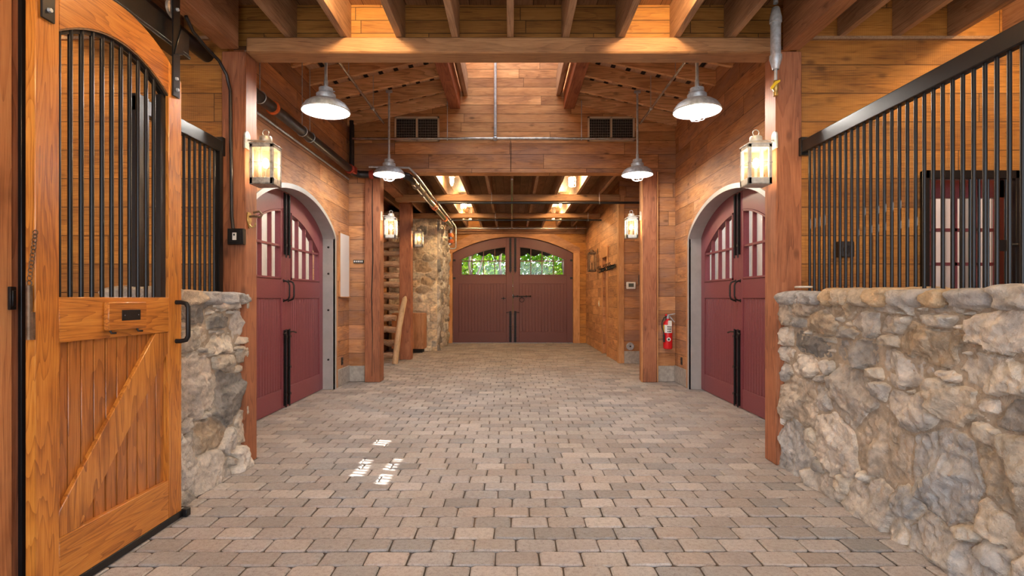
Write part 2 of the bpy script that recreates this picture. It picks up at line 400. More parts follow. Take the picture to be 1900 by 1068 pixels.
def leaf(name, label, loc, rz, s, half, archf, win, panel, mats, d=.055, hw=None, bead=.085, sill_rail=None):
    """one arched door leaf; front faces local -y; s = which side of the seam."""
    t = thing(name, label, 'door', loc, rz, kind='structure')
    g = .0015; wx0, wx1, wz0, wf, mz = win; px0, px1, pz0, pz1 = panel
    X = lambda a, b: tuple(sorted((s*a, s*b)))
    def strip(mb, x0, x1, lo, hi, y0, y1, n=1):
        us = lin(n, *X(x0, x1)); mb.strips(us, lo, hi, y0, y1)
    A = lambda u: archf(abs(u))-.006; W = lambda u: wf(abs(u))
    fr = MB(); z0 = .008
    strip(fr, g, px0, lambda u: z0, A, 0, d)                                   # inner stile
    strip(fr, px1, half-g, lambda u: z0, A, 0, d, 6)                           # outer stile
    strip(fr, px0, px1, lambda u: z0, lambda u: pz0, 0, d)                     # bottom rail
    strip(fr, px0, px1, lambda u: pz1, lambda u: wz0, 0, d)                    # middle rail
    strip(fr, px0, px1, W, A, 0, d, 24)                                        # arched top rail
    strip(fr, px0, wx0, lambda u: wz0, W, 0, d, 2); strip(fr, wx1, px1, lambda u: wz0, W, 0, d, 2)
    fr.build('door_frame', mats[0], t, bevel=.004)
    pn = MB(); n = max(4, round((px1-px0)/bead)); bw = (px1-px0)/n
    for i in range(n):
        a = px0+i*bw; pn.box(*X(a+.003, a+bw-.003), .012, d-.012, pz0-.01, pz1+.01)
    pn.box(*X(px0, px1), .022, d-.02, pz0, pz1)
    pn.build('panel', mats[1], t, bevel=.003)
    # moulding round the window and muntins
    gr = MB(); e = .022
    strip(gr, wx0, wx0+e, lambda u: wz0, W, -.010, d+.01); strip(gr, wx1-e, wx1, lambda u: wz0, W, -.010, d+.01)
    strip(gr, wx0, wx1, lambda u: wz0, lambda u: wz0+e, -.010, d+.01); strip(gr, wx0, wx1, lambda u: W(u)-e, W, -.010, d+.01, 20)
    for k in range(1, 4):
        x = wx0+(wx1-wx0)*k/4; strip(gr, x-.011, x+.011, lambda u: wz0, W, .004, d-.004)
    strip(gr, wx0, wx1, lambda u: mz-.013, lambda u: mz+.013, .003, d-.003)
    gr.build('window_grid', mats[0], t)
    gl = MB(); strip(gl, wx0+.01, wx1-.01, lambda u: wz0+.01, lambda u: W(u)-.01, d*.5-.002, d*.5+.002, 16)
    gl.build('window_pane', 'window_glass', t)
    # surface bolts, pull and hinges
    H_ = hw
    b = MB(); x = s*H_['bx']; bw = H_['bw']
    b.box(x-bw, x+bw, -.018, .001, H_['tz0'], archf(abs(x))-.03)
    b.cyl((x, -.026, H_['tz0']-.04), (x, -.026, archf(abs(x))-.05), .009, 8)
    b.box(x-bw-.008, x+bw+.008, -.036, -.016, H_['tz0']+.10, H_['tz0']+.13)
    b.build('top_bolt', 'black_iron', t)
    b = MB(); b.box(x-bw, x+bw, -.018, .001, .03, H_['bz1']); b.cyl((x, -.026, .01), (x, -.026, H_['bz1']+.01), .009, 8)
    for zz in (.15, H_['bz1']*.5, H_['bz1']-.1): b.box(x-bw-.008, x+bw+.008, -.038, -.016, zz, zz+.03)
    b.tube([(x, -.03, H_['bz1']-.03), (x+s*.05, -.05, H_['bz1']-.028), (x+s*.13, -.055, H_['bz1']-.045)], [.009, .008, .011], 8)
    b.build('foot_bolt', 'black_iron', t)
    if H_.get('pull'):
        px = s*(H_['bx']+.015); a, c = H_['pull']
        pts = [(px, 0, c), (px, -.03, c-.004), (px, -.062, c-.02), (px, -.075, c-.06), (px, -.075, a+.06), (px, -.062, a+.02), (px, -.03, a+.004), (px, 0, a)]
        p = MB().tube(pts, .011, 8); p.lathe([(.0001,-.006),(.02,-.005),(.022,0)], (px, 0, c), 10, 'y'); p.lathe([(.0001,-.006),(.02,-.005),(.022,0)], (px, 0, a), 10, 'y')
        p.build('pull_handle', 'black_iron', t)
    for zz in H_.get('hinges', ()):
        MB().box(*X(half-.085, half-.004), -.012, .001, zz-.03, zz+.03).build('hinge', 'black_iron', t, bevel=.004)
    return t
hw = dict(bx=.055, bw=.016, tz0=1.93, bz1=.98, pull=(1.35, 1.60))
WF = lambda u: 2.49-.40*(u/1.13)**2
for side, s in (('left', -1), ('right', 1)):
    rz = -s*PI/2; X0 = s*(WX+.155)
    for k in (-1, 1):
        # local x -> world y is +x on the left wall, -x on the right wall
        far = (k > 0) if s < 0 else (k < 0)
        nm = {(-1, False): 'door_1', (-1, True): 'door_2', (1, False): 'door_3', (1, True): 'door_4'}[(s, far)]
        lab = f"{'farther' if far else 'nearer'} leaf of the arched maroon double door in the {side} wall"
        leaf(nm, lab, (X0, DY, 0), rz, k, AH-.004, arch, (.15, 1.17, 1.62, WF, 2.03), (.13, 1.19, .25, 1.38), ('maroon', 'maroon_panel'), hw=hw, bead=.07)

# ------------------------------------------------------------------ end wall and its double door
BH = 1.86; BC = .025
def barch(u): return 2.77+.50*(1-(u/BH)**2) if abs(u) < BH else 2.77
mb = MB()
us = lin(40, -BH, BH)
mb.strips([-3.3-BC, -BH], lambda u: 0, lambda u: 3.95, 0, .2)
mb.strips([BH, 3.1-BC], lambda u: 0, lambda u: 3.95, 0, .2)
mb.strips(us, barch, lambda u: 3.95, 0, .2)
tag(mb.build('wall_back', 'stall_boards', loc=(BC, YE, 0), smooth=False), 'orange board wall at the far end around the wide arched door', 'wall', kind='structure')
t = thing('trim_3', 'plain board surround of the wide arched door at the far end', 'door frame', (BC, YE, 0), kind='structure')
for q in (-1, 1): MB().box(*sorted((q*BH, q*(BH+.2))), -.03, 0, 0, 2.77).build('side_trim', 'trim_wood', t, bevel=.004)
MB().strips(lin(40, -BH-.2, BH+.2), lambda u: barch(u) if abs(u) < BH else 2.77, lambda u: min(3.36, 3.36-.42*max(0, (abs(u)-1.25)/.8)), -.028, 0).build('arch_board', 'arch_wood', t)
MB().box(-2.1, 2.2, -.10, 0, 3.36, 3.50).build('ledge', 'beam_x', t, bevel=.004)
hb = dict(bx=.075, bw=.035, tz0=2.2, bz1=.98, hinges=(2.0, 2.55))
for k in (-1, 1):
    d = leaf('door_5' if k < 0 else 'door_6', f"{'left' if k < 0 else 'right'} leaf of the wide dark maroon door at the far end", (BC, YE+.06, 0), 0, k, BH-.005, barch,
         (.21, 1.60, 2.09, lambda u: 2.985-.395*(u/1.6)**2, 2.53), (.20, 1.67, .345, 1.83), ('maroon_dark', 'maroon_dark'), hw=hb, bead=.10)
    if k > 0:
        b = MB(); b.cyl((.03, -.03, 1.44), (.53, -.03, 1.44), .014, 8); b.ball((.54, -.03, 1.44), .026)
        b.box(.0, .03, -.03, 0, 1.38, 1.50); b.box(.12, .16, -.04, 0, 1.41, 1.47); b.box(.40, .44, -.04, 0, 1.41, 1.47)
        b.ring((.28, -.035, 1.33), .07, .009, 'y', 18, 6); b.box(.265, .295, -.045, 0, 1.38, 1.43)
        b.build('slide_latch', 'black_iron', d)
    else:
        b = MB(); b.box(-.36, -.22, -.02, 0, 1.365, 1.385); b.box(-.30, -.28, -.02, 0, 1.33, 1.42); b.ball((-.29, -.03, 1.375), .02)
        b.build('cross_latch', 'black_iron', d)

# ------------------------------------------------------------------ stall end walls (coplanar with the big beam)
def endwall(side):
    s = -1 if side == 'left' else 1
    mb = MB(); y0, y1 = YB+.06, YB+.16
    if s > 0:
        mb.box(2.38, 3.42, y0, y1, 0, 3.9); mb.box(3.42, 4.21, y0, y1, 2.43, 3.9); mb.box(4.21, 5.6, y0, y1, 0, 3.9)
    else: mb.box(-5.6, -2.38, y0, y1, 0, 3.9)
    tag(mb.build('wall_stall_'+side, 'stall_boards', smooth=False), f'orange board end wall of the {side} stall', 'wall', kind='structure')
    tag(MB().box(*sorted((s*2.4, s*5.6)), y0-.03, y0, 3.535, 3.56).build('trim_4' if s < 0 else 'trim_5', 'joist_y'), f'thin ledger strip under the joists of the {side} stall', 'ledger', kind='structure')
    # outer stall wall; the right one has an added opening that shapes the sunlight
    mb = MB(); X0, X1 = 5.2, 5.3
    if s > 0:
        holes = [(2.58, 2.86, 3.465, 3.53), (2.89, 3.01, 3.475, 3.54), (2.75, 2.96, 3.345, 3.41), (2.44, 2.68, 3.34, 3.405), (3.0, 3.08, 3.345, 3.40), (3.42, 3.64, 3.47, 3.56)]
        ya, yb, za, zb = 2.3, 3.8, 3.3, 3.66
        mb.box(X0, X1, YR, ya, 0, 3.9); mb.box(X0, X1, yb, YB+.1, 0, 3.9); mb.box(X0, X1, ya, yb, 0, za); mb.box(X0, X1, ya, yb, zb, 3.9)
        o = mb.build('wall_outer_right', 'stall_boards', smooth=False)
        # added unseen filler strips; their gaps are shaped to cast the floor sun patches
        ys = sorted({ya, yb, *[h[0] for h in holes], *[h[1] for h in holes]}); zs = sorted({za, zb, *[h[2] for h in holes], *[h[3] for h in holes]})
        f = MB()
        for i in range(len(ys)-1):
            for j in range(len(zs)-1):
                cy, cz = (ys[i]+ys[i+1])/2, (zs[j]+zs[j+1])/2
                if not any(h[0] < cy < h[1] and h[2] < cz < h[3] for h in holes): f.box(5.22, 5.25, ys[i], ys[i+1], zs[j], zs[j+1])
        w = tag(f.build('sun_patch_mask', 'stall_boards', smooth=False), 'added unseen panel in the outer stall wall with gaps shaped to cast the floor sun patches', 'window', kind='structure')
    else:
        mb.box(-X1, -X0, YR, YB+.1, 0, 3.9); o = mb.build('wall_outer_left', 'stall_boards', smooth=False)
    tag(o, f'outer board wall of the {side} stalls', 'wall', kind='structure')
endwall('left'); endwall('right')

# ceilings
o = MB().box(-5.6, 5.6, YR, YB+.2, 3.87, 3.95).build('ceiling', 'deck_y', smooth=False)
tag(o, 'board deck above the near ceiling joists', 'ceiling', kind='structure')
o = MB().box(-3.6, 3.4, YG+.15, YE+.2, 3.87, 3.95).build('ceiling', 'deck_y', smooth=False)
tag(o, 'board deck above the joists of the far bay', 'ceiling', kind='structure')
# wall over the big beam and gable wall over the second opening
o = MB().box(-3, 3, YB+.13, YB+.2, 3.52, 6.4).build('wall_over_beam', 'block_boards', smooth=False)
tag(o, 'orange board wall standing on the big cross beam between the joists', 'wall', kind='structure')
o = MB().box(-2.95, 2.95, YG, YG+.22, 3.46, 6.4).build('wall_gable', 'wall_boards_fine', smooth=False)
tag(o, 'orange board gable wall above the second opening', 'wall', kind='structure')
mb = MB().box(-2.95, -2.42, YG, YG+.1, 0, 3.46).box(2.38, 2.95, YG, YG+.1, 0, 3.46)
tag(mb.build('wall_piers', 'wall_boards', smooth=False), 'short board walls between the second posts and the side walls', 'wall', kind='structure')
mb = MB().box(-2.70, -2.44, YG-.018, YG, 0, .26).box(2.40, 2.70, YG-.018, YG, 0, .26)
tag(mb.build('baseboard_piers', 'concrete', bevel=.005), 'low concrete curb beside the second posts', 'baseboard', kind='structure')
# gable header band
o = MB().box(-2.72, 2.72, YG-.03, YG, 3.46, 3.95).build('trim_6', 'wall_boards', smooth=False)
tag(o, 'broad board band across the foot of the gable wall', 'header', kind='structure')

# far bay walls
o = MB().box(-3.4, -3.3, YG+.1, YE+.2, 0, 3.9).build('wall_far_left', 'stall_boards_y' if False else 'wall_boards', smooth=False)
tag(o, 'board wall behind the log ladder in the far bay', 'wall', kind='structure')
PX = 2.28; PY = 11.55
wb = wood('wall_boards_y', *CED, along='Y', across='Z', h=.235, weather=.35, wcol=(.24,.13,.085), vary=.45, L=1.9)
mb = MB()
mb.box(PX, PX+.12, PY, 12.85, 0, 3.9); mb.box(PX, PX+.12, 13.5, YE, 0, 3.9); mb.box(PX, PX+.12, 12.85, 13.5, 2.38, 3.9)
tag(mb.build('wall_far_right', 'wall_boards_y', smooth=False), 'right board wall of the far bay with a narrow doorway', 'wall', kind='structure')
mb = MB().box(PX, 3.1, PY-.1, PY, 0, 3.9)
tag(mb.build('wall_recess', 'wall_boards', smooth=False), 'board wall of the recess behind the right second post', 'wall', kind='structure')
mb = MB().box(3.0, 3.1, YG+.1, PY, 0, 3.9)
tag(mb.build('wall_recess_side', 'wall_boards_y', smooth=False), 'side board wall of the recess behind the right second post', 'wall', kind='structure')
tag(MB().box(PX+.02, 3.0, PY-.12, PY-.1, 0, .26).build('baseboard_recess', 'concrete'), 'low concrete curb at the foot of the recess wall', 'baseboard', kind='structure')
tag(MB().box(PX-.02, PX+.1, PY-.125, PY+.02, 0, 3.56).build('trim_7', 'trim_wood', bevel=.004), 'pale upright corner board of the far right wall', 'corner board', kind='structure')
t = thing('door_7', 'narrow brown plank door in the far right wall', 'door', (PX, 13.175, 0), 0, kind='structure')
MB().box(.06, .10, -.32, .32, 0.01, 2.37).build('door_leaf', 'box_wood', t)
mb = MB().box(-.025, .0, -.43, -.325, 0, 2.38).box(-.025, .0, .325, .43, 0, 2.38).box(-.03, .0, -.45, .45, 2.38, 2.62)
mb.build('door_casing', 'trim_wood', t, bevel=.004)

# ------------------------------------------------------------------ posts, beams, joists, rafters
def post(label, x0, x1, y0, y1, z1, crack=False):
    o = MB().box(x0, x1, y0, y1, 0, z1).build('timber_post', 'post_wood', bevel=.008)
    me = o.data; cx, cy = (x0+x1)/2, (y0+y1)/2
    for v in me.vertices: v.co.x -= cx; v.co.y -= cy
    o.location = (cx, cy, 0)
    return tag(o, label, 'post', 'timber posts of the barn', 'structure')
post('reddish timber post at the far end of the left stone half wall', -2.40, -2.20, YB, YB+.2, 3.42)
post('reddish timber post at the far end of the right stone half wall', 2.18, 2.395, YB, YB+.2, 3.42)
post('left timber post of the second opening with a long drying crack', -2.42, -2.165, YG-.1, YG+.15, 3.46)
post('right timber post of the second opening beside the fire extinguisher', 2.15, 2.38, YG-.1, YG+.15, 3.46)
post('timber post standing behind the log ladder in the far bay', -2.53, -2.27, 12.1, 12.35, 3.52)
o = post('timber post beside the sliding stall door at the left edge', -2.42, -2.17, 1.98, 2.345, 3.42)
o.data.materials[0] = M['post_warm']
mb = MB().tube([(-2.30, YG-.101, .1), (-2.29, YG-.1015, .8), (-2.305, YG-.101, 1.4), (-2.285, YG-.1015, 2.0), (-2.295, YG-.101, 2.9), (-2.29, YG-.1, 3.4)], [.003,.006,.009,.010,.009,.004], 6)
tag(mb.build('timber_crack', 'dark_void'), 'dark drying crack down the left post of the second opening', 'crack', kind='structure')
for q, x in ((0, 2.385), (1, 2.135)):
    tag(MB().box(x, x+.02, YG-.085, YG, 0, 3.46).build('trim_8' if q else 'trim_9', 'trim_wood'), f"thin pale strip on the {'left' if q else 'right'} edge of the right second post", 'trim', kind='structure')

def beam(name, mat, label, dims, bevel=.01, group='heavy timber beams', cat='beam'):
    x0, x1, y0, y1, z0, z1 = dims
    c = ((x0+x1)/2, (y0+y1)/2, (z0+z1)/2)
    o = MB().box(x0-c[0], x1-c[0], y0-c[1], y1-c[1], z0-c[2], z1-c[2]).build(name, mat, bevel=bevel, loc=c)
    return tag(o, label, cat, group, 'structure')
beam('cross_beam', 'beam_x', 'heavy beam across the aisle above the near hanging lanterns', (-2.2, 2.19, YB, YB+.2, 3.405, 3.54), .014)
beam('header_beam', 'beam_y', 'deep beam running above the right stall bars', (2.23, 2.37, YR, YB-.01, 3.42, 3.87), .006)
beam('header_beam', 'beam_y', 'deep beam running above the sliding stall door', (-2.40, -2.25, YR, YB-.01, 3.43, 3.87), .006)
beam('cross_beam', 'beam_x', 'nearer of the two cross beams under the far joists', (-2.45, 2.27, 11.3, 11.48, 3.42, 3.56))
beam('cross_beam', 'beam_x', 'farther of the two cross beams under the far joists', (-3.2, 2.27, 13.8, 13.98, 3.44, 3.56))
beam('cross_beam', 'beam_x', 'wall plate beam against the far end wall', (-3.2, 2.27, 16.45, 16.6, 3.50, 3.57))
beam('tie_beam', 'beam_y', 'beam running from the second opening to the post behind the log ladder', (-2.50, -2.28, YG+.2, 12.35, 3.50, 3.72))
for k, (x0, x1) in enumerate(((-1.035, -.86), (.86, 1.035))):
    beam('ridge_beam', 'red_beam_y', f"lower reddish beam on the {'left' if k == 0 else 'right'} side of the raised skylight", (x0, x1, YB+.2, YG, 4.52, 4.86), .006)
for k, s in enumerate((-1, 1)):
    beam('curb_beam', 'joist_y', f"upper curb beam on the {'left' if k == 0 else 'right'} side of the raised skylight", (*sorted((s*.80, s*.735)), YB+.2, YG, 4.74, 5.1), .005)

ORD = ['first', 'second', 'third', 'fourth', 'fifth', 'sixth', 'seventh', 'eighth', 'ninth', 'tenth', 'eleventh', 'twelfth']
j0 = None
def joist(x, y0, y1, z0, z1, label, group):
    L = y1-y0
    o = MB().box(-.0275, .0275, -L/2, L/2, 0, z1-z0).build('ceiling_joist', 'joist_y', bevel=.003, loc=(x, (y0+y1)/2, z0))
    return tag(o, label, 'joist', group, 'structure')
for i, k in enumerate(range(-4, 5)):
    joist(-.013+.46*k, YR, YB+.13, 3.54, 3.87, f'{ORD[i]} ceiling joist from the left over the near aisle', 'near ceiling joists over the aisle')
for i, k in enumerate(range(6, 12)):
    joist(-.013+.46*k, YR, YB+.06, 3.56, 3.87, f'{ORD[i]} ceiling joist from the aisle over the right stall', 'ceiling joists over the right stall')
for i, k in enumerate(range(6, 12)):
    joist(-.013-.46*k, YR, YB+.06, 3.56, 3.87, f'{ORD[i]} ceiling joist from the aisle over the left stall', 'ceiling joists over the left stall')
for i, k in enumerate(range(-6, 5)):
    joist(.46*k, YG+.22, YE, 3.56, 3.87, f'{ORD[i]} ceiling joist from the left in the far bay', 'ceiling joists of the far bay')
# nave roof: rafters, skip boards, roofing
def zr(x): return 4.575-.214*(abs(x)-1.04)
for side, s in (('left', -1), ('right', 1)):
    for i in range(8):
        y = YG-.06-i*.565
        pts = [(s*1.035, zr(1.035)), (s*2.9, zr(2.9)), (s*2.9, zr(2.9)+.195), (s*1.035, zr(1.035)+.195)]
        mb = MB().prism(pts, 'y', -.027, .027)
        o = mb.build('roof_rafter', 'rafter_x', loc=(0, y, 0), bevel=.002)
        tag(o, f'{ORD[i]} sloping rafter from the gable wall on the {side} side of the roof', 'rafter', f'{side} roof rafters', 'structure')
    mb = MB(); x = 1.05; q = 0
    while x < 2.9:
        w = .145; a, b = x, min(x+w, 2.9)
        mb.prism([(s*a, zr(a)+.196), (s*b, zr(b)+.196), (s*b, zr(b)+.218), (s*a, zr(a)+.218)], 'y', YB+.2, YG); x += .215
    mb.build('ceiling_slats', 'roof_slat', smooth=False)
    tag(bpy.data.objects['ceiling_slats'] if side == 'left' else bpy.data.objects['ceiling_slats.001'], f'spaced roof boards over the {side} rafters', 'roof boards', kind='structure')
    o = MB().prism([(s*1.0, zr(1.0)+.24), (s*3.0, zr(3.0)+.24), (s*3.0, zr(3.0)+.29), (s*1.0, zr(1.0)+.29)], 'y', YB+.15, YG+.2).build('roof', 'roofing', smooth=False)
    tag(o, f'dark roofing over the {side} slope', 'roof', kind='structure')
    # skylight curb walls
    o = MB().box(*sorted((s*.80, s*.84)), YB+.2, YG, 4.80, 6.2).build('wall_skylight_'+side, 'wall_boards_y', smooth=False)
    tag(o, f'{side} board wall of the raised skylight', 'wall', kind='structure')
mb = MB()
for i in range(5): mb.box(-.85, .85, YB+.2+i*1.07-.03, YB+.2+i*1.07+.03, 6.12, 6.2)
t = thing('window_2', 'glazed skylight along the ridge of the raised roof', 'skylight', (0, 0, 0), kind='structure')
mb.build('skylight_bars', 'joist_y', t)
MB().box(-.84, .84, YB+.15, YG+.1, 6.2, 6.206).build('skylight_pane', 'window_glass', t)

# ------------------------------------------------------------------ stone half walls and chimney
def vnoise(x, y, sc, seed):
    rg = np.random.default_rng(seed); G = rg.random((64, 64))
    X = x*sc+11.3; Y = y*sc+7.7; xi = np.floor(X).astype(int); yi = np.floor(Y).astype(int)
    fx = X-xi; fy = Y-yi; fx = fx*fx*(3-2*fx); fy = fy*fy*(3-2*fy)
    g = lambda a, b: G[a % 64, b % 64]
    return (g(xi, yi)*(1-fx)+g(xi+1, yi)*fx)*(1-fy)+(g(xi, yi+1)*(1-fx)+g(xi+1, yi+1)*fx)*fy
PAL = [(.50,.48,.455), (.58,.545,.50), (.63,.585,.51), (.46,.40,.335), (.70,.665,.61), (.42,.425,.43), (.57,.505,.42), (.53,.49,.445), (.27,.262,.255), (.48,.395,.30), (.66,.615,.54), (.54,.525,.505), (.61,.565,.51)]
def stone_panel(W, Hh, res, seed, small=.07, big=.19, block=False, mortar=(.62,.575,.50), amp=.045, asp=1.25, thin_top=True):
    rg = np.random.default_rng(seed); seeds = []
    tries = 5200
    for _ in range(tries):
        u, v = rg.uniform(-.05, W+.05), rg.uniform(-.05, Hh+.05)
        r = small+(big-small)*(1-_/tries)**1.6*rg.uniform(.75, 1.0) if not block else small+(big-small)*rg.random()**1.8
        ax = asp*rg.uniform(.75, 1.35)
        if thin_top and v > Hh*.62 and rg.random() < .7: ax = rg.uniform(1.6, 2.8); r *= .62
        if block: ax = rg.uniform(1.1, 1.9)
        rx, ry = r*math.sqrt(ax), r/math.sqrt(ax)
        if all(((u-q[0])/(rx+q[2])*1.22)**2+((v-q[1])/(ry+q[3])*1.22)**2 > 1 for q in seeds): seeds.append((u, v, rx, ry))
    S = np.array(seeds); rot = rg.uniform(-.5, .5, len(S))*np.where(S[:, 1] > Hh*.62, .25, 1.0)
    nu, nv = int(W/res)+1, int(Hh/res)+1
    uu, vv = np.meshgrid(np.linspace(0, W, nu), np.linspace(0, Hh, nv), indexing='ij')
    wu = uu+(vnoise(uu, vv, 9, seed)-.5)*.035+(vnoise(uu, vv, 40, seed+1)-.5)*.014
    wv = vv+(vnoise(uu, vv, 9, seed+2)-.5)*.035+(vnoise(uu, vv, 40, seed+3)-.5)*.014
    F1 = np.full(uu.shape, 1e9); F2 = F1.copy(); I = np.zeros(uu.shape, int); p = 4 if block else 4.6
    for i, (a, b, rx, ry) in enumerate(S):
        th = (0 if block else rot[i]); cu = (wu-a)*math.cos(th)+(wv-b)*math.sin(th); cv = (wv-b)*math.cos(th)-(wu-a)*math.sin(th)
        d = (np.abs(cu/rx)**p+np.abs(cv/ry)**p)**(1/p)
        m = d < F1; F2 = np.where(m, F1, np.minimum(F2, d)); I = np.where(m, i, I); F1 = np.where(m, d, F1)
    rm = np.minimum(S[I, 2], S[I, 3])
    edge = (F2-F1)*rm*.5; e2 = (2.5-F1)*rm
    e = np.minimum(edge, e2)
    rnd = rg.random((len(S), 8))
    m = np.clip((e-.006)/.006, 0, 1); m = m*m*(3-2*m)
    du, dv = wu-S[I, 0], wv-S[I, 1]
    pillow = np.clip(e/.05, 0, 1)**.5
    pl = None
    for k in range(4):
        ang = rg.uniform(0, 2*PI, len(S)); sl = rg.uniform(.05, .75, len(S)); of = rg.uniform(.0, .5, len(S))*rm.mean()
        q = sl[I]*(np.cos(ang)[I]*du+np.sin(ang)[I]*dv)+of[I]*sl[I]+.004
        pl = q if pl is None else np.minimum(pl, q)
    h = m*(.024+amp*rnd[I, 0]*.45+.008*pillow+np.clip(pl*1.1, -.026, .022))
    fac = np.abs(vnoise(uu+rnd[I, 3]*9, vv+rnd[I, 4]*9, 17, seed+4)-.5)*.036+(vnoise(uu+rnd[I, 5], vv, 45, seed+5)-.5)*.012
    bt = np.clip(np.minimum(uu, W-uu)/.035, 0, 1)**.5; h = h*bt+m*fac*bt+(1-m)*((vnoise(uu, vv, 30, seed+6)-.5)*.010)
    pi = (rnd[:, 6]*len(PAL)).astype(int); C = np.array(PAL)[pi]*(0.74+.42*rnd[:, 7:8])
    col = C[I]*(.80+.36*vnoise(uu, vv, 14, seed+8)[..., None]); col = col*m[..., None]+np.array(mortar)*(1-m[..., None])*(.9+.2*vnoise(uu, vv, 60, seed+9)[..., None])
    return uu, vv, h, col
def grid_mesh(name, P, col, mat, parent, smooth=True):
    nu, nv = P.shape[:2]
    me = bpy.data.meshes.new(name)
    idx = np.arange(nu*nv).reshape(nu, nv)
    q = np.stack([idx[:-1, :-1], idx[1:, :-1], idx[1:, 1:], idx[:-1, 1:]], -1).reshape(-1, 4)
    me.from_pydata(P.reshape(-1, 3).tolist(), [], q.tolist())
    at = me.color_attributes.new('Col', 'FLOAT_COLOR', 'POINT')
    at.data.foreach_set('color', np.concatenate([col.reshape(-1, 3), np.ones((nu*nv, 1))], 1).astype(np.float32).ravel())
    me.materials.append(M[mat])
    if smooth: me.shade_smooth()
    o = bpy.data.objects.new(name, me); COL.objects.link(o); o.parent = parent; return o
def lump(cx, cy, cz, sx, sy, sz, seed, n=14):
    """a rounded, faceted field stone as a displaced cube-sphere; returns vertices, faces"""
    import bmesh
    bm = bmesh.new(); bmesh.ops.create_cube(bm, size=2); bmesh.ops.subdivide_edges(bm, edges=bm.edges, cuts=6, use_grid_fill=True)
    vs = []
    for v in bm.verts:
        p = v.co.copy(); l = max((abs(p.x)**5+abs(p.y)**5+abs(p.z)**5)**.2, 1e-6); p = p/l
        nz = noise.noise(Vector((p.x*1.3+seed*7.1, p.y*1.3+seed*3.3, p.z*1.3)))*.16+noise.noise(Vector((p.x*4+seed, p.y*4, p.z*4+seed)))*.06
        p = p*(1+nz); vs.append((cx+p.x*sx, cy+p.y*sy, cz+p.z*sz))
    bm.verts.index_update()
    fs = [tuple(v.index for v in f.verts) for f in bm.faces]; bm.free()
    return vs, fs
def half_wall(side, y0, y1, seed, label=None, near_thick=.42, small=.055, big=.27):
    s = -1 if side == 'left' else 1; X0 = 2.235; Hh = 1.345
    t = thing('stone_half_wall', label or (f"low rubble stone wall under the {side} stall bars" if s > 0 else 'low rubble stone wall behind the sliding stall door, under the left bars'), 'stone wall', (s*X0, y0, 0))
    uu, vv, h, col = stone_panel(y1-y0, Hh, .007, seed, small, big, amp=.05)
    bot = np.clip(1-vv/.35, 0, 1)*.035
    P = np.stack([-s*(h+bot-.02), uu, vv], -1)
    o = grid_mesh('stone_face', P, col, 'stone', t)
    core = MB(); core.box(*sorted((0.0*s+s*.012, s*near_thick)), 0.012, y1-y0-.012, 0, Hh+.0); 
    core.c = [(.44,.38,.31)]*len(core.v); core.build('mortar_core', 'stone', t, colors=True)
    # end faces
    for yy, dr in ((0, -1), (y1-y0, 1)):
        eu, ev, eh, ec = stone_panel(near_thick+.03, Hh, .011, seed+17+dr)
        P = np.stack([s*(eu-.03), yy+dr*(eh*.5-.006), ev], -1); grid_mesh('end_face', P, ec, 'stone', t)
    rg = random.Random(seed); y = 0.0; i = 0
    cp = [(.42,.42,.43), (.45,.44,.43), (.54,.50,.44), (.56,.44,.30), (.56,.48,.38), (.38,.38,.38), (.52,.48,.42)]
    while y < (y1-y0)-.05:
        w = rg.uniform(.13, .30); w = min(w, y1-y0-y)
        hz = rg.uniform(.050, .070); c = rg.choice(cp)
        vs, fs = lump(s*(near_thick/2-.035), y+w/2, Hh+hz*.62, near_thick/2+.02+rg.uniform(-.02, .015), w/2-.002, hz, seed+i*1.7)
        mb = MB().add(vs, fs, c); mb.build('coping_stone', 'stone', t, colors=True, ang=1.4); y += w; i += 1
    return t
half_wall('right', 1.2, YB+.05, 11)
half_wall('left', 3.38, YB+.07, 23)
half_wall('left', .9, 1.96, 31, 'low rubble stone wall at the very left edge, on the camera side of the near post')
t = thing('stone_chimney', 'tall stacked stone chimney breast in the far bay behind the post', 'chimney', (-1.97, 14.2, 0))
W_ = 1.28
uu, vv, h, col = stone_panel(W_, 3.5, .02, 5, small=.13, big=.34, block=True, amp=.07, thin_top=False)
col = col*np.array([1.25, 1.15, .98])
grid_mesh('front_face', np.stack([-W_+uu, -h*1.0, vv], -1), col, 'stone', t)
uu, vv, h, col = stone_panel(2.35, 3.5, .025, 9, small=.09, big=.24, amp=.13, thin_top=False)
grid_mesh('side_face', np.stack([h*1.2-.02, uu, vv], -1), col, 'stone', t)
c = MB().box(-W_, -.005, .01, 2.35, 0, 3.5); c.c = [(.35,.3,.25)]*8; c.build('mortar_core', 'stone', t, colors=True)

# ------------------------------------------------------------------ stall bars
def bar_panel(side, y0, y1, label, z0=1.40, step=.0671):
    s = -1 if side == 'left' else 1; X0 = s*2.40
    t = thing('stall_bars', label, 'stall bars', (X0, y0, z0))
    L = y1-y0
    MB().box(-.028, .028, 0, L, 2.57-z0, 2.672-z0).build('top_rail', 'black_metal', t, bevel=.006)
    MB().box(-.035, .035, L-.012, L+.03, 2.55-z0, 2.70-z0).build('end_bracket', 'black_metal', t, bevel=.003)
    n = int((L-.05)/step)
    for i in range(n+1):
        y = L-.075-i*step
        if y < .03: break
        MB().cyl((0, y, 0), (0, y, 2.575-z0), .0105, 10).build('bar', 'black_metal', t)
    return t
bar_panel('right', 1.3, YB-.03, 'long black steel bars on top of the right stone wall')
t = bar_panel('left', 3.42, YB-.03, 'short panel of black steel bars behind the sliding door')
MB().box(-.02, .03, .0, .10, -.05, 1.28).build('end_stile', 'black_metal', t)
MB().box(-.02, .03, .95, 1.0, -.02, 1.18).build('end_stile', 'black_metal', t)

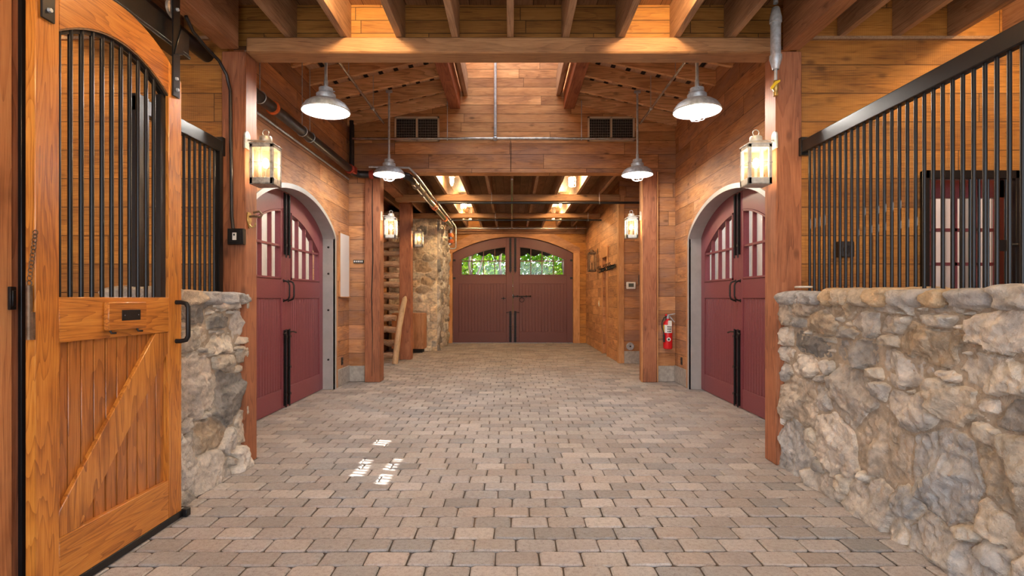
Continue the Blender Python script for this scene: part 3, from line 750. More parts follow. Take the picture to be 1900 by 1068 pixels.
# grille door in the right stall end wall
t = thing('grille_door', 'black barred door in the end wall of the right stall', 'grille door', (3.815, YB+.04, 0))
mb = MB().box(-.40, -.355, -.03, .03, 0.02, 2.44).box(.355, .40, -.03, .03, 0.02, 2.44).box(-.40, .40, -.03, .03, 2.37, 2.44).box(-.355, .355, -.02, .02, 1.15, 1.22).box(-.355, .355, -.02, .02, .02, .12)
mb.build('grille_frame', 'black_metal', t, bevel=.004)
MB().box(-.355, .355, -.01, .01, .12, 1.15).build('lower_panel', 'oak_slats', t)
for i in range(9):
    x = -.30+i*.075; MB().cyl((x, 0, 1.2), (x, 0, 2.38), .0105, 8).build('bar', 'black_metal', t)
MB().tube([(.27, -.03, 1.82), (.33, -.07, 1.82), (.40, -.05, 1.82)], .012, 8).box(.20, .28, -.05, -.03, 1.77, 1.86).build('latch', 'black_iron', t)
t = thing('paned_gate', 'maroon framed window sash outside the barred stall door', 'window sash', (3.9, YB+.28, 0))
mb = MB().box(-.46, -.38, 0, .05, 0, 2.42).box(.36, .46, 0, .05, 0, 2.42).box(-.46, .46, 0, .05, 2.26, 2.42).box(-.46, .46, 0, .05, .0, 1.2)
mb.build('sash_frame', 'maroon', t, bevel=.004)
mb = MB()
for z in (1.68, 1.98): mb.box(-.38, .38, .005, .045, z-.014, z+.014)
for x in (-.19, .0, .19): mb.box(x-.014, x+.014, .005, .045, 1.2, 2.26)
mb.build('window_grid', 'maroon', t)

# ------------------------------------------------------------------ sliding stall door (front faces +x)
# built in local coords: x = along (world +Y), -y = toward the aisle
DX = -2.08; D0 = 2.352; D1 = 3.392; DL = D1-D0
t = thing('sliding_stall_door', 'varnished oak sliding stall door with arched barred opening', 'stall door', (DX, D0, 0), PI/2, kind='thing')
st = .125; xi0, xi1 = st, DL-st; xc = DL/2
def din(u): return 2.613+.135*(1-((u-xc)/(xi1-xc))**2)
Ro = 1.05
def dout(u): return 2.735+.20*(1-((u-xc)/(DL/2))**2)
T = .045
MB().strips([0, st], lambda u: .046, dout, 0, T).build('stile', 'oak_v', t, bevel=.003)
MB().strips([DL-st, DL], lambda u: .046, dout, 0, T).build('stile', 'oak_v', t, bevel=.003)
MB().strips(lin(28, xi0, xi1), din, dout, 0, T).build('arched_top_rail', 'oak_h', t, bevel=.002)
MB().box(xi0, xi1, 0, T, 1.175, 1.385).build('middle_rail', 'oak_h', t, bevel=.003)
MB().box(xi0, xi1, 0, T, .046, .277).build('bottom_rail', 'oak_h', t, bevel=.003)
mb = MB(); n = 10; bw = (xi1-xi0)/n
for i in range(n): mb.box(xi0+i*bw+.0035, xi0+(i+1)*bw-.0035, .026, .040, .27, 1.18)
mb.build('slat_panel', 'oak_slats', t, bevel=.003)
MB().box(xi0, xi1, .036, .043, .27, 1.18).build('panel_backing', 'dark_oak', t)
for q in (xi0, xi1-.012): MB().box(q, q+.012, .008, .03, .277, 1.175).build('panel_bead', 'oak_v', t)
br = MB().prism([(xi0, .277), (xi0, .395), (xi1-.115, 1.175), (xi1, 1.175), (xi1, 1.055), (xi0+.12, .277)], 'y', .003, .027).build('diagonal_brace', 'oak_brace', t, bevel=.003)
mb = MB(); mb.strips(lin(24, xi0, xi1), lambda u: din(u)-.008, din, .004, T-.004)
mb.build('arch_liner', 'old_bronze', t)
mb = MB(); mb.strips(lin(24, xi0, xi1), lambda u: din(u)-.03, lambda u: din(u)-.006, .02, .044)
mb.box(xi1-.045, xi1, .02, .05, 1.385, 2.6); mb.build('grille_frame', 'black_metal', t)
for i in range(11):
    x = xi0+.022+i*.0665
    if x > xi1-.03: break
    MB().cyl((x, .024, 1.385), (x, .024, din(x)-.01), .0105, 10).build('bar', 'black_metal', t)
# name plate box
b = MB().box(.39, .675, -.03, 0, 1.215, 1.36).build('plate_holder', 'oak_h', t, bevel=.005)
MB().box(.48, .62, -.033, -.029, 1.262, 1.318).build('name_plate', 'black_metal', b, bevel=.001)
for q in (.498, .602): MB().ball((q, -.034, 1.29), .0025, 6, 4).build('screw', 'steel_edge', b)
for q in (.42, .62): MB().tube([(q, -.012, 1.215), (q, -.02, 1.20), (q+.02, -.03, 1.20)], .005, 6).build('hook', 'black_iron', b)
# pull
px = DL-.055
pts = [(px, 0, 1.355), (px, -.03, 1.355), (px, -.062, 1.348), (px, -.075, 1.325), (px, -.075, 1.145), (px, -.062, 1.122), (px, -.03, 1.115), (px, 0, 1.115)]
MB().tube(pts, .014, 12).build('pull_handle', 'black_iron', t)
# hanger straps with wheels
for xs, up in ((.055, 0), (DL-.066, 0)):
    hgr = MB().prism([(xs-.034, 2.62), (xs+.034, 2.62), (xs+.034, 2.86), (xs+.034, 2.98), (xs+.034, 3.26), (xs-.034, 3.26), (xs-.034, 2.86)], 'y', -.012, -.001)
    hgr.prism([(xs-.034, 2.87), (xs+.05, 2.90), (xs+.062, 3.0), (xs+.04, 3.06), (xs+.034, 3.06)], 'y', -.02, -.006)
    o = hgr.build('hanger_strap', 'black_metal', t, bevel=.002)
    for bx_, bz_ in ((xs, 2.665), (xs-.008, 2.73), (xs, 3.16)): MB().lathe([(.0001,-.024),(.009,-.024),(.011,-.012)], (bx_, 0, bz_), 8, 'y').build('bolt', 'galvanised', o)
    MB().lathe([(.0001,.0),(.05,.0),(.056,.004),(.048,.012),(.056,.02),(.05,.024),(.0001,.024)], (xs, .005, 3.165), 20, 'y').build('track_wheel', 'lantern_metal', o)
MB().box(-.02, DL+.01, -.004, .03, .005, .046).build('bottom_guide', 'black_metal', t, bevel=.002)
tag(MB().box(-2.09, -2.05, D1+.005, D1+.05, 0, .05).build('guide_stop', 'black_metal', bevel=.004), 'small black floor stop at the foot of the sliding door', 'door stop')
# track
t = thing('door_track', 'black steel track carrying the sliding stall door', 'track', (-2.16, .6, 3.0))
MB().box(-.03, .035, 0, 2.95, -.025, .11).build('track_channel', 'black_metal', t, bevel=.004)
MB().box(-.05, .045, 0, 2.95, -.052, -.03).build('track_lip', 'black_metal', t, bevel=.003)
MB().box(-.09, -.03, .2, .26, .0, .43).build('track_bracket', 'black_metal', t)
MB().box(-.09, -.03, 2.6, 2.66, .0, .43).build('track_bracket', 'black_metal', t)
# jamb beside the near post
t = thing('door_jamb', 'black steel jamb channel between the near post and the sliding door', 'jamb', (-2.2, 2.39, 0))
MB().box(-.03, .025, -.0, .045, 0, 2.8).build('jamb_channel', 'black_metal', t, bevel=.002)
MB().box(-.028, .010, -.044, -.001, 0, 2.95).build('jamb_board', 'post_wood', t)
tag(MB().box(-2.168, -2.155, 2.315, 2.345, 1.33, 1.43).box(-2.157, -2.150, 2.322, 2.338, 1.345, 1.415).build('strike_plate', 'black_iron', bevel=.002), 'small black strike box on the near left post', 'strike box')
t = thing('latch_pin', 'dark steel latch pin hanging on a chain beside the sliding door', 'latch pin', (-2.092, 2.335, 1.20))
mb = MB()
mb.cyl((0, 0, 0), (0, 0, .235), .012, 10); mb.box(.008, .022, -.006, .006, .0, .12); mb.ring((0, 0, .245), .011, .003, 'y', 12, 6)
mb.build('pin', 'old_bronze', t)
mb = MB()
for i in range(13): mb.ring((.004+i*.0012, -.002+.001*i, .268+i*.0165), .0105, .0022, 'x' if i % 2 else 'y', 12, 5)
mb.build('chain', 'old_bronze', t)

# ------------------------------------------------------------------ lamps
WARM = (1.0, .74, .45)
emit('bulb_pendant', (1.0, .94, .87), 460.0)
emit('bulb_lantern', (1.0, .76, .50), 120.0)
emit('bulb_jar', (1.0, .69, .36), 640.0)
def cage(mb, r, z0, z1, wires=6, wr=.0028, ringz=()):
    for k in range(wires):
        a = 2*PI*k/wires; ca, sa = math.cos(a), math.sin(a)
        pts = [(r*ca, r*sa, z0), (r*ca, r*sa, z1+.3*r), (r*.82*ca, r*.82*sa, z1+.1*r), (r*.35*ca, r*.35*sa, z1)]
        mb.tube(pts, wr, 5)
    for z in ringz: mb.ring((0, 0, z), r, wr, 'z', 20, 5)
    mb.ring((0, 0, z1), r*.35, wr*1.2, 'z', 14, 5)
def pendant(x, y, label, caged=True, ztop=4.45):
    z = 3.18
    t = thing('barn_pendant', label, 'hanging lamp', (x, y, z), group='galvanised barn pendants')
    Rr = .226
    prof = [(Rr, 0), (Rr+.002, .006), (.215, .035), (.19, .07), (.15, .098), (.095, .115), (.09, .12)]
    MB().lathe(prof, n=40).build('shade', 'galvanised', t)
    MB().lathe([(r-.005, h-.004) for r, h in prof[0:]] + [(.0005, .112)], n=40).build('shade_liner', 'white_enamel', t)
    MB().lathe([(.088, .115), (.092, .12), (.092, .162), (.085, .17), (.062, .172), (.062, .182), (.066, .186), (.066, .222), (.05, .228), (.02, .232), (.018, .25)], n=28).build('socket_housing', 'galvanised', t)
    sh = [c for c in bpy.data.objects if c.parent == t][-1]
    for k in range(3):
        a = 2*PI*k/3+.4; MB().cyl((.06*math.cos(a), .06*math.sin(a), .205), (.082*math.cos(a), .082*math.sin(a), .205), .005, 6).build('thumb_screw', 'galvanised', sh)
    MB().cyl((0, 0, .23), (0, 0, ztop-z), .0155, 12).lathe([(.021, .23), (.021, .30), (.0155, .302)], n=12).build('conduit_stem', 'galvanised', t)
    MB().box(-.045, .045, -.02, .02, ztop-z-.03, ztop-z).build('ceiling_clip', 'galvanised', t)
    MB().lathe([(.03, .07), (.034, .04), (.038, .0), (.03, -.03), (.012, -.046), (.0005, -.048)], n=12).build('bulb', 'bulb_pendant', t)
    g = MB().lathe([(.055, .10), (.056, .0), (.05, -.035), (.03, -.058), (.0005, -.064)], n=20).build('glass_globe', 'jar_glass', t)
    if caged:
        mb = MB(); cage(mb, .075, .085, -.088, 6, .0028, (-.005,)); mb.build('wire_cage', 'galvanised', t)
    return t
pendant(-1.795, 5.2, 'nearer barn pendant on the left, globe without a wire cage', False, zr(1.795))
pendant(1.785, 5.2, 'nearer barn pendant on the right with a wire cage', True, zr(1.785))
pendant(-1.795, 7.87, 'farther barn pendant on the left, in front of the sprinkler pipes', True, zr(1.795))
pendant(1.83, 7.87, 'farther barn pendant on the right, near the fire extinguisher', True, zr(1.83))

def lantern(x, y, z, s, label, metal='lantern_metal', lit=True, w=.19, d=.17, h=.33, plate=None, group='wall lanterns on the posts'):
    """x = wall side attach plane; body hangs on the side -s"""
    t = thing('wall_lantern', label, 'lantern', (x, y, z), group=group)
    cx = -s*(w/2+.065)
    a0, a1, b0, b1 = cx-w/2, cx+w/2, -d/2, d/2
    mb = MB(); fw = .024
    for (p, q) in ((a0, b0), (a1, b0), (a0, b1), (a1, b1)):
        mb.box(p if p == a0 else p-fw, p+fw if p == a0 else p, q if q == b0 else q-fw, q+fw if q == b0 else q, 0, h)
    hb_ = .055
    mb.box(a0, a1, b0, b0+.004, 0, hb_); mb.box(a0, a1, b1-.004, b1, 0, hb_); mb.box(a0, a0+.004, b0, b1, 0, hb_); mb.box(a1-.004, a1, b0, b1, 0, hb_)
    mb.box(a0, a1, b0, b0+.004, h-.03, h); mb.box(a0, a1, b1-.004, b1, h-.03, h); mb.box(a0, a0+.004, b0, b1, h-.03, h); mb.box(a1-.004, a1, b0, b1, h-.03, h)
    mb.box(a0-.004, a1+.004, b0-.004, b1+.004, h-.004, h+.006)
    mb.build('lantern_frame', metal, t, bevel=.002)
    mb = MB()
    mb.add([(a0, b0, h+.006), (a1, b0, h+.006), (a1, b1, h+.006), (a0, b1, h+.006)]+[(cx+p*.055, q*.055, h+.03) for p, q in ((-1,-1),(1,-1),(1,1),(-1,1))],
           [(0,1,5,4),(1,2,6,5),(2,3,7,6),(3,0,4,7),(4,5,6,7)])
    mb.lathe([(.048, h+.025), (.05, h+.03), (.05, h+.068), (.044, h+.078), (.02, h+.084), (.0005, h+.086)], (cx, 0, 0), 20)
    mb.build('lantern_cap', metal, t)
    MB().ring((cx, 0, h+.108), .026, .0035, 'y', 18, 6).build('carry_ring', metal, t)
    mb = MB(); zz = (hb_+h-.03)/2
    for q in (b0-.004, b1+.004): mb.cyl((a0, q, zz), (a1, q, zz), .0025, 6); mb.cyl((cx, q, hb_-.01), (cx, q, h-.025), .0022, 6)
    for p in (a0-.004, a1+.004): mb.cyl((p, b0, zz), (p, b1, zz), .0025, 6)
    mb.build('guard_wire', metal, t)
    mb = MB(); e = .006
    for q in (b0+e, b1-e): mb.add([(a0+.01, q, hb_), (a1-.01, q, hb_), (a1-.01, q, h-.02), (a0+.01, q, h-.02)], [(0,1,2,3)])
    for p in (a0+e, a1-e): mb.add([(p, b0+.01, hb_), (p, b1-.01, hb_), (p, b1-.01, h-.02), (p, b0+.01, h-.02)], [(0,1,2,3)])
    mb.build('lantern_glass', 'lantern_glass' if lit else 'window_glass', t, smooth=False)
    # arm and back plate
    px_ = -s*.006
    mb = MB(); n = 16
    pl = [(.045*math.cos(PI*k/n), .045*math.sin(PI*k/n)) for k in range(n+1)]+[(-.045, -.10), (.045, -.10)]
    mb.prism([(a, b+h+.075) for a, b in pl], 'x', *sorted((0, px_*2)))
    mb.tube([(px_, 0, h+.05), (-s*.03, 0, h+.045), (cx*.75, 0, h+.045), (cx, 0, h+.05)], .006, 8)
    mb.build('wall_bracket', metal, t)
    if lit:
        MB().lathe([(.012, .0), (.022, .02), (.026, .045), (.018, .07), (.0005, .082)], (cx, 0, zz-.03), 10).build('bulb', 'bulb_lantern', t)
    MB().cyl((cx, 0, .0), (cx, 0, zz-.02), .012, 8).box(a0, a1, b0, b1, -.0, .006).build('candle_socket', metal, t)
    return t
lantern(-2.2, 4.44+.085-.06, 2.31, -1, 'large lantern hanging on the near left post')
lantern(2.18, 4.44+.085-.06, 2.31, 1, 'large lantern hanging on the near right post', 'pale_zinc')
lantern(-2.165, 8.93, 2.37, -1, 'pale lit lantern on the left post of the second opening', 'pale_zinc')
lantern(2.135, 8.93, 2.37, 1, 'pale lit lantern on the right post of the second opening', 'pale_zinc')
lantern(-2.27, 12.22, 2.54, -1, 'lit lantern on the post in front of the stone chimney')
lantern(PX-.0, 14.3, 2.08, 1, 'unlit dark bronze lantern on the far right wall', 'old_bronze', False, .19, .3, .50)

def jar(x, y, label, caged=False, z=3.795):
    t = thing('ceiling_jar_lamp', label, 'ceiling lamp', (x, y, z), group='jelly jar ceiling lamps')
    MB().lathe([(.0005, 3.87-z), (.06, 3.87-z), (.06, .04), (.05, .03), (.05, -.02), (.055, -.03)], n=20).build('lamp_base', 'galvanised', t)
    MB().lathe([(.03, -.03), (.034, -.08), (.033, -.12), (.02, -.15), (.0005, -.155)], n=10).build('bulb', 'bulb_jar', t)
    MB().lathe([(.05, -.02), (.052, -.10), (.048, -.16), (.03, -.19), (.0005, -.2)], n=18).build('glass_jar', 'jar_glass', t)
    if caged:
        mb = MB(); cage(mb, .066, -.02, -.215, 6, .0028, (-.07, -.13)); mb.build('wire_cage', 'galvanised', t)
ROW = ['first', 'second', 'third']
for i, (y, xa) in enumerate(((10.3, 1.15), (12.8, 1.15), (14.9, 1.15))):
    for s in (-1, 1):
        jar(s*xa, y, f"jelly jar lamp of the {ROW[i]} pair beyond the gable wall, {'left' if s < 0 else 'right'} one", caged=(i == 0 and s > 0) or (i == 1 and s < 0), z=3.72)
for s in (-1, 1):
    for y, w_ in ((3.5, 'nearer the big beam'), (.9, 'farther back')):
        jar(s*1.15, y, f"jelly jar lamp between the near joists, {'left' if s < 0 else 'right'} side, {w_}")
for s in (-1, 1): jar(s*3.9, 3.0, f"jelly jar lamp between the joists of the {'left' if s < 0 else 'right'} stall")

# ------------------------------------------------------------------ pipes
def pipe(name, label, path, r, mat='pipe_black', n=14, cat='pipe', group=None):
    t = thing(name, label, cat, path[0], group=group)
    o = path[0]; MB().tube([(p[0]-o[0], p[1]-o[1], p[2]-o[2]) for p in path], r, n).build('pipe_run', mat, t)
    return t, o
def collar(t, o, p, axis, r, w, mat='pipe_red'):
    c = (p[0]-o[0], p[1]-o[1], p[2]-o[2])
    MB().lathe([(r*.8, -w), (r*1.12, -w), (r*1.12, -w*.4), (r*1.3, -w*.35), (r*1.3, w*.35), (r*1.12, w*.4), (r*1.12, w), (r*.8, w)], c, 16, axis).build('coupling', mat, t)
t, o = pipe('sprinkler_main', 'thick black sprinkler main running along the top of the left wall', [(-2.55, 1.4, 3.41), (-2.55, 8.55, 3.41), (-2.55, 8.66, 3.40), (-2.48, 8.74, 3.39), (-2.35, 8.76, 3.39), (-1.80, 8.76, 3.385), (-1.70, 8.80, 3.37), (-1.66, 8.92, 3.35), (-1.66, 9.05, 3.34)], .058)
collar(t, o, (-2.55, 5.75, 3.41), 'y', .058, .03, 'pipe_orange'); collar(t, o, (-2.55, 8.45, 3.41), 'y', .058, .04); collar(t, o, (-2.28, 8.76, 3.39), 'x', .058, .035)
collar(t, o, (-1.80, 8.76, 3.385), 'x', .058, .03); MB().box(-.01, .075, 7.08, 7.22, -.05, .05).build('elbow_flange', 'pipe_red', t)
for y in (5.15, 5.45, 6.55, 6.8):
    MB().cyl((0, y-1.4, .04), (0, y-1.4, .85), .005, 6).ring((0, y-1.4, 0), .064, .005, 'y', 18, 6).build('hanger_rod', 'galvanised', t)
t, o = pipe('sprinkler_main', 'shiny sprinkler main running down the left side of the far bay', [(-1.66, 9.08, 3.34), (-1.66, 14.75, 3.34), (-1.67, 14.88, 3.30), (-1.69, 14.9, 3.2), (-1.69, 14.9, 2.98), (-1.70, 14.9, 2.90), (-1.74, 14.9, 2.87)], .056, 'pipe_chrome')
for y in (9.35, 10.0, 11.35, 11.6, 13.3): collar(t, o, (-1.66, y, 3.34), 'y', .058, .03, 'pipe_orange' if y > 11 else 'old_bronze')
collar(t, o, (-1.69, 14.9, 3.12), 'z', .058, .05, 'pipe_orange'); collar(t, o, (-1.69, 14.9, 2.95), 'z', .06, .05, 'pipe_orange')
pipe('conduit', 'thin bright pipe beside the shiny sprinkler main', [(-2.3, 8.66, 3.49), (-1.66, 8.68, 3.48), (-1.62, 8.8, 3.45), (-1.58, 9.0, 3.41), (-1.58, 11.0, 3.395), (-1.58, 14.9, 3.395), (-1.56, 15.0, 3.35), (-1.56, 15.0, 2.80), (-1.60, 15.0, 2.76), (-1.72, 15.0, 2.76)], .018, 'galvanised')
pipe('conduit', 'slim grey conduit under the sprinkler main on the left wall', [(-2.685, YB+.15, 3.335), (-2.685, 8.85, 3.335)], .014, 'galvanised')
pipe('conduit', 'thick black riser in the left corner of the gable wall', [(-2.64, 8.88, 4.3), (-2.64, 8.88, 3.47)], .04)
t, o = pipe('branch_pipe', 'grey pipe crossing the foot of the gable wall under the vents', [(-2.62, 8.85, 4.0), (2.03, 8.85, 4.0)], .021, 'pipe_chrome')
MB().ball((2.345, 0, 0), .042).build('tee_fitting', 'galvanised', t)
pipe('branch_pipe', 'upright grey pipe in the middle of the gable wall', [(-.275, 8.85, 4.045), (-.275, 8.85, 5.6)], .025, 'galvanised')
pipe('hanger_rod', 'thin rod holding the gable pipe on the left', [(-1.06, 8.84, 3.97), (-1.06, 8.84, 4.62)], .006, 'galvanised', 8, 'rod')
pipe('hanger_rod', 'thin rod holding the gable pipe on the right', [(1.14, 8.84, 3.97), (1.14, 8.84, 4.62)], .006, 'galvanised', 8, 'rod')
pipe('conduit', 'thin wire conduit dropping down the gable header near the middle', [(-.02, 8.905, 3.98), (-.02, 8.905, 3.47)], .005, 'pipe_black', 6)
for s, l in ((-1, 'left'), (1, 'right')):
    t, o = pipe('conduit', f'overhead conduit running beside the {l} pendants', [(s*1.88, YB+.21, 3.95), (s*1.88, 7.9, 3.94)], .017, 'pipe_chrome')
    for y in (6.2, 7.3):
        MB().cyl((0, y-YB-.21, 0), (0, y-YB-.21, zr(1.88)-3.95), .004, 6).build('hanger_rod', 'galvanised', t)
    collar(t, o, (s*1.88, 7.27, 3.94), 'y', .017, .03, 'galvanised')
for i, (y, z, x0, x1, r) in enumerate(((11.1, 3.345, -1.56, 2.98, .025), (13.6, 3.35, -1.56, 2.26, .02), (16.1, 3.47, -1.7, 2.26, .02))):
    t, o = pipe('branch_pipe', f'{ROW[i]} sprinkler pipe crossing under the far joists', [(x0+.02, y, z), (x1, y, z)], r, 'pipe_black' if i < 2 else 'pipe_chrome', group='sprinkler branch pipes of the far bay')
    for xx in (-.44, 1.78 if i == 0 else 1.9):
        MB().cyl((xx-x0, 0, 0), (xx-x0, 0, 3.56-z), .005, 6).ring((xx-x0, 0, 0), r+.004, .004, 'x', 14, 5).build('hanger_rod', 'galvanised', t)
pipe('branch_pipe', 'slim bright pipe along the middle of the far ceiling', [(0, YG+.3, 3.42), (0, 16.2, 3.46)], .016, 'pipe_chrome')
# condensate trap at the near right post
t = thing('gas_trap', 'galvanised pipe drop with a yellow valve hanging beside the near right post', 'pipe drop', (2.055, 4.2, 2.955))
MB().lathe([(.018, .72), (.018, .80), (.018, .92)], n=16).lathe([(.020, .60), (.022, .69), (.03, .68), (.042, .62), (.045, .60), (.045, .57), (.038, .565), (.038, .32), (.046, .315), (.046, .285), (.03, .23), (.026, .21), (.022, .205)], n=24).lathe([(.012, .23), (.012, .11)], n=14).build('pipe_body', 'galvanised', t)
MB().lathe([(.016, .12), (.022, .11), (.022, .05), (.016, .04), (.016, 0)], n=16).lathe([(.0005, .0), (.018, .0), (.018, .03), (.012, .035)], n=16).build('valve_body', 'brass', t)
MB().prism([(-.055, .055), (-.02, .10), (.02, .115), (.02, .10), (-.015, .075), (-.045, .035)], 'y', -.032, -.024).build('valve_lever', 'yellow_paint', t)

# ------------------------------------------------------------------ gable vents
def vent(x0, x1, label):
    z0, z1 = 3.98, 4.385; y = YG
    t = thing('wall_vent', label, 'vent', ((x0+x1)/2, y, z0), group='gable wall vents'); w = (x1-x0)/2; h = z1-z0; f = .03
    mb = MB().box(-w, w, -.035, 0, 0, f).box(-w, w, -.035, 0, h-f, h).box(-w, -w+f, -.035, 0, 0, h).box(w-f, w, -.035, 0, 0, h).box(-.015, .015, -.035, 0, 0, h)
    mb.build('vent_frame', 'trim_cream', t, bevel=.002)
    MB().box(-w+f, w-f, -.004, -.001, f, h-f).build('vent_back', 'dark_void', t)
    mb = MB()
    n = 26
    for i in range(1, n): x = -w+2*w*i/n; mb.box(x-.0018, x+.0018, -.030, -.026, f, h-f)
    for i in range(1, 9): z = h*i/9; mb.box(-w+f, w-f, -.028, -.024, z-.0016, z+.0016)
    mb.build('wire_grid', 'lantern_metal', t)
simple('trim_cream', (.62,.50,.36), .5)
vent(-1.945, -1.205, 'left wire vent in the gable wall'); vent(1.255, 2.03, 'right wire vent in the gable wall')

# ------------------------------------------------------------------ small wall things
t = thing('whiteboard', 'narrow white board in a thin wooden frame on the left wall', 'board', (-WX, 8.67, 1.39), PI/2)
MB().box(-.235, .235, -.02, -.004, .015, 1.015).build('board_face', 'whiteboard', t)
mb = MB().box(-.25, -.235, -.025, 0, 0, 1.03).box(.235, .25, -.025, 0, 0, 1.03).box(-.25, .25, -.025, 0, 1.015, 1.03).box(-.25, .25, -.04, 0, 0, .015)
mb.build('board_frame', 'trim_wood', t)
t = thing('switch_strip', 'black strip of five switches on the wall left of the second opening', 'switch strip', (-2.545, YG, 1.96))
MB().box(-.085, .085, -.025, 0, 0, .055).build('strip_body', 'black_plastic', t, bevel=.003)
for i in range(5): MB().box(-.072+i*.031, -.054+i*.031, -.030, -.024, .015, .042).build('switch', 'plastic_white', t)
def outlet(label, loc, rz):
    t = thing('wall_outlet', label, 'outlet', loc, rz)
    MB().box(-.035, .035, -.012, 0, -.06, .06).build('cover_plate', 'black_plastic', t, bevel=.003)
    MB().box(-.015, .015, -.015, -.011, -.042, -.008).box(-.015, .015, -.015, -.011, .008, .042).build('sockets', 'rubber', t)
outlet('dark outlet low on the left wall under the white board', (-WX-.0, 8.58, .38), PI/2)
outlet('dark outlet low on the right wall near the arched doors', (WX, 8.6, .38), -PI/2)
# switch box on near left post with conduit
t = thing('switch_box', 'black metal switch box on the front of the near left post', 'switch', (-2.26, YB, 1.82))
MB().box(-.065, .065, -.05, 0, 0, .13).build('box_body', 'black_metal', t, bevel=.004)
MB().box(-.045, .045, -.054, -.049, .015, .115).build('cover_plate', 'black_metal', t, bevel=.002)
MB().box(-.02, .012, -.058, -.053, .035, .095).build('switch_face', 'plastic_white', t, bevel=.001); MB().box(-.010, .002, -.062, -.057, .07, .085).build('switch_window', 'rubber', t)
pipe('conduit', 'black conduit bending down the near left post to the switch box', [(-2.36, 3.9, 3.42), (-2.37, 4.0, 3.36), (-2.38, 4.2, 3.33), (-2.37, 4.36, 3.30), (-2.34, 4.42, 3.21), (-2.315, 4.43, 3.08), (-2.31, 4.43, 2.6), (-2.305, 4.43, 2.2), (-2.30, 4.425, 2.05), (-2.285, 4.415, 1.95)], .013)
t = thing('harness_hook', 'old brass harness hook on the near left post below the lantern', 'hook', (-2.2, 4.5, 2.02))
MB().prism([(-.03, .075), (.03, .075), (.035, .0), (.0, -.06), (-.035, .0)], 'x', 0, .01).build('back_plate', 'brass', t, bevel=.002)
MB().tube([(0, 0, .04), (.05, 0, .045), (.10, 0, .035), (.115, 0, .06), (.09, 0, .085), (.04, 0, .075)], .010, 8).build('hook_arm', 'old_bronze', t)
MB().tube([(0, 0, -.02), (.03, 0, -.05), (.055, 0, -.035), (.06, 0, -.01)], .007, 8).build('lower_hook', 'brass', t)
tag(MB().box(2.28, 2.40, 4.28, 4.36, 1.462, 1.478).build('soap_bar', 'rope_white', bevel=.006), 'small white bar lying on the right stone wall by the post', 'bar')
t = thing('motor_box', 'black box fixed to the right stall end wall behind the bars', 'electrical box', (2.83, YB+.06, 1.72))
MB().box(-.13, .0, -.06, 0, 0, .13).build('box_body', 'black_plastic', t, bevel=.005); MB().lathe([(.0005,-.075),(.03,-.075),(.035,-.058)], (-.06, 0, .065), 14, 'y').build('dial', 'black_metal', t)

# thermostat, intercom, floor vent
t = thing('thermostat', 'white thermostat on the recess wall', 'thermostat', (2.525, PY-.1, 1.575))
MB().box(-.10, .10, -.03, 0, 0, .15).build('case', 'plastic_white', t, bevel=.012); MB().box(-.055, .055, -.033, -.029, .045, .12).build('display', 'screen', t)
t = thing('wall_phone', 'black wall telephone with a hanging looped cord', 'telephone', (2.77, PY-.1, 1.62))
MB().box(-.04, .055, -.04, 0, .0, .32).build('phone_body', 'black_plastic', t, bevel=.008)
MB().tube([(-.05, -.03, .03), (-.075, -.05, .06), (-.085, -.05, .16), (-.075, -.05, .24), (-.05, -.03, .27)], [.018, .02, .012, .02, .018], 8).build('handset', 'black_plastic', t)
MB().tube([(-.06, -.04, .02), (-.062, -.04, -.2), (-.055, -.04, -.44), (-.03, -.04, -.50), (-.0, -.04, -.47), (.012, -.04, -.3), (.01, -.03, .0)], .008, 8).build('cord', 'rubber', t)
t = thing('round_vent', 'round grey metal vent low on the recess wall', 'vent', (2.51, PY-.1, .36))
MB().lathe([(.0005,-.02),(.03,-.022),(.034,-.012),(.075,-.015),(.082,-.008),(.085,0)], (0,0,0), 24, 'y').build('vent_cover', 'galvanised', t)
MB().lathe([(.0005,-.024),(.018,-.024),(.02,-.016)], (0,0,0), 12, 'y').build('hub', 'black_metal', t)
# on far right wall
t = thing('light_switch', 'cream double light switch on the far right wall', 'switch', (PX, 14.1, 1.17))
MB().box(-.010, 0, -.06, .06, 0, .15).build('cover_plate', 'cream_plastic', t, bevel=.003); MB().box(-.016, -.009, -.03, -.015, .05, .1).box(-.016, -.009, .015, .03, .05, .1).build('toggles', 'plastic_white', t)
for i, (y0, y1, w_) in enumerate(((11.75, 12.75, 'nearer'), (13.0, 13.65, 'farther'))):
    t = thing('hook_rack', f'{w_} black iron rack of hooks on the far right wall by the doorway', 'hook rack', (PX-.026, y0, 2.03))
    MB().box(-.012, 0, 0, y1-y0, .03, .10).build('rack_plate', 'black_iron', t)
    n = 5 if i == 0 else 4
    for k in range(n):
        y = (y1-y0)*(k+.5)/n
        MB().tube([(0, y, .08), (-.07, y, .07), (-.11, y, .10), (-.10, y, .14)], .010, 6).tube([(0, y, .03), (-.05, y, -.01), (-.085, y, 0.0), (-.09, y, .04)], .010, 6).build('hook', 'black_iron', t)

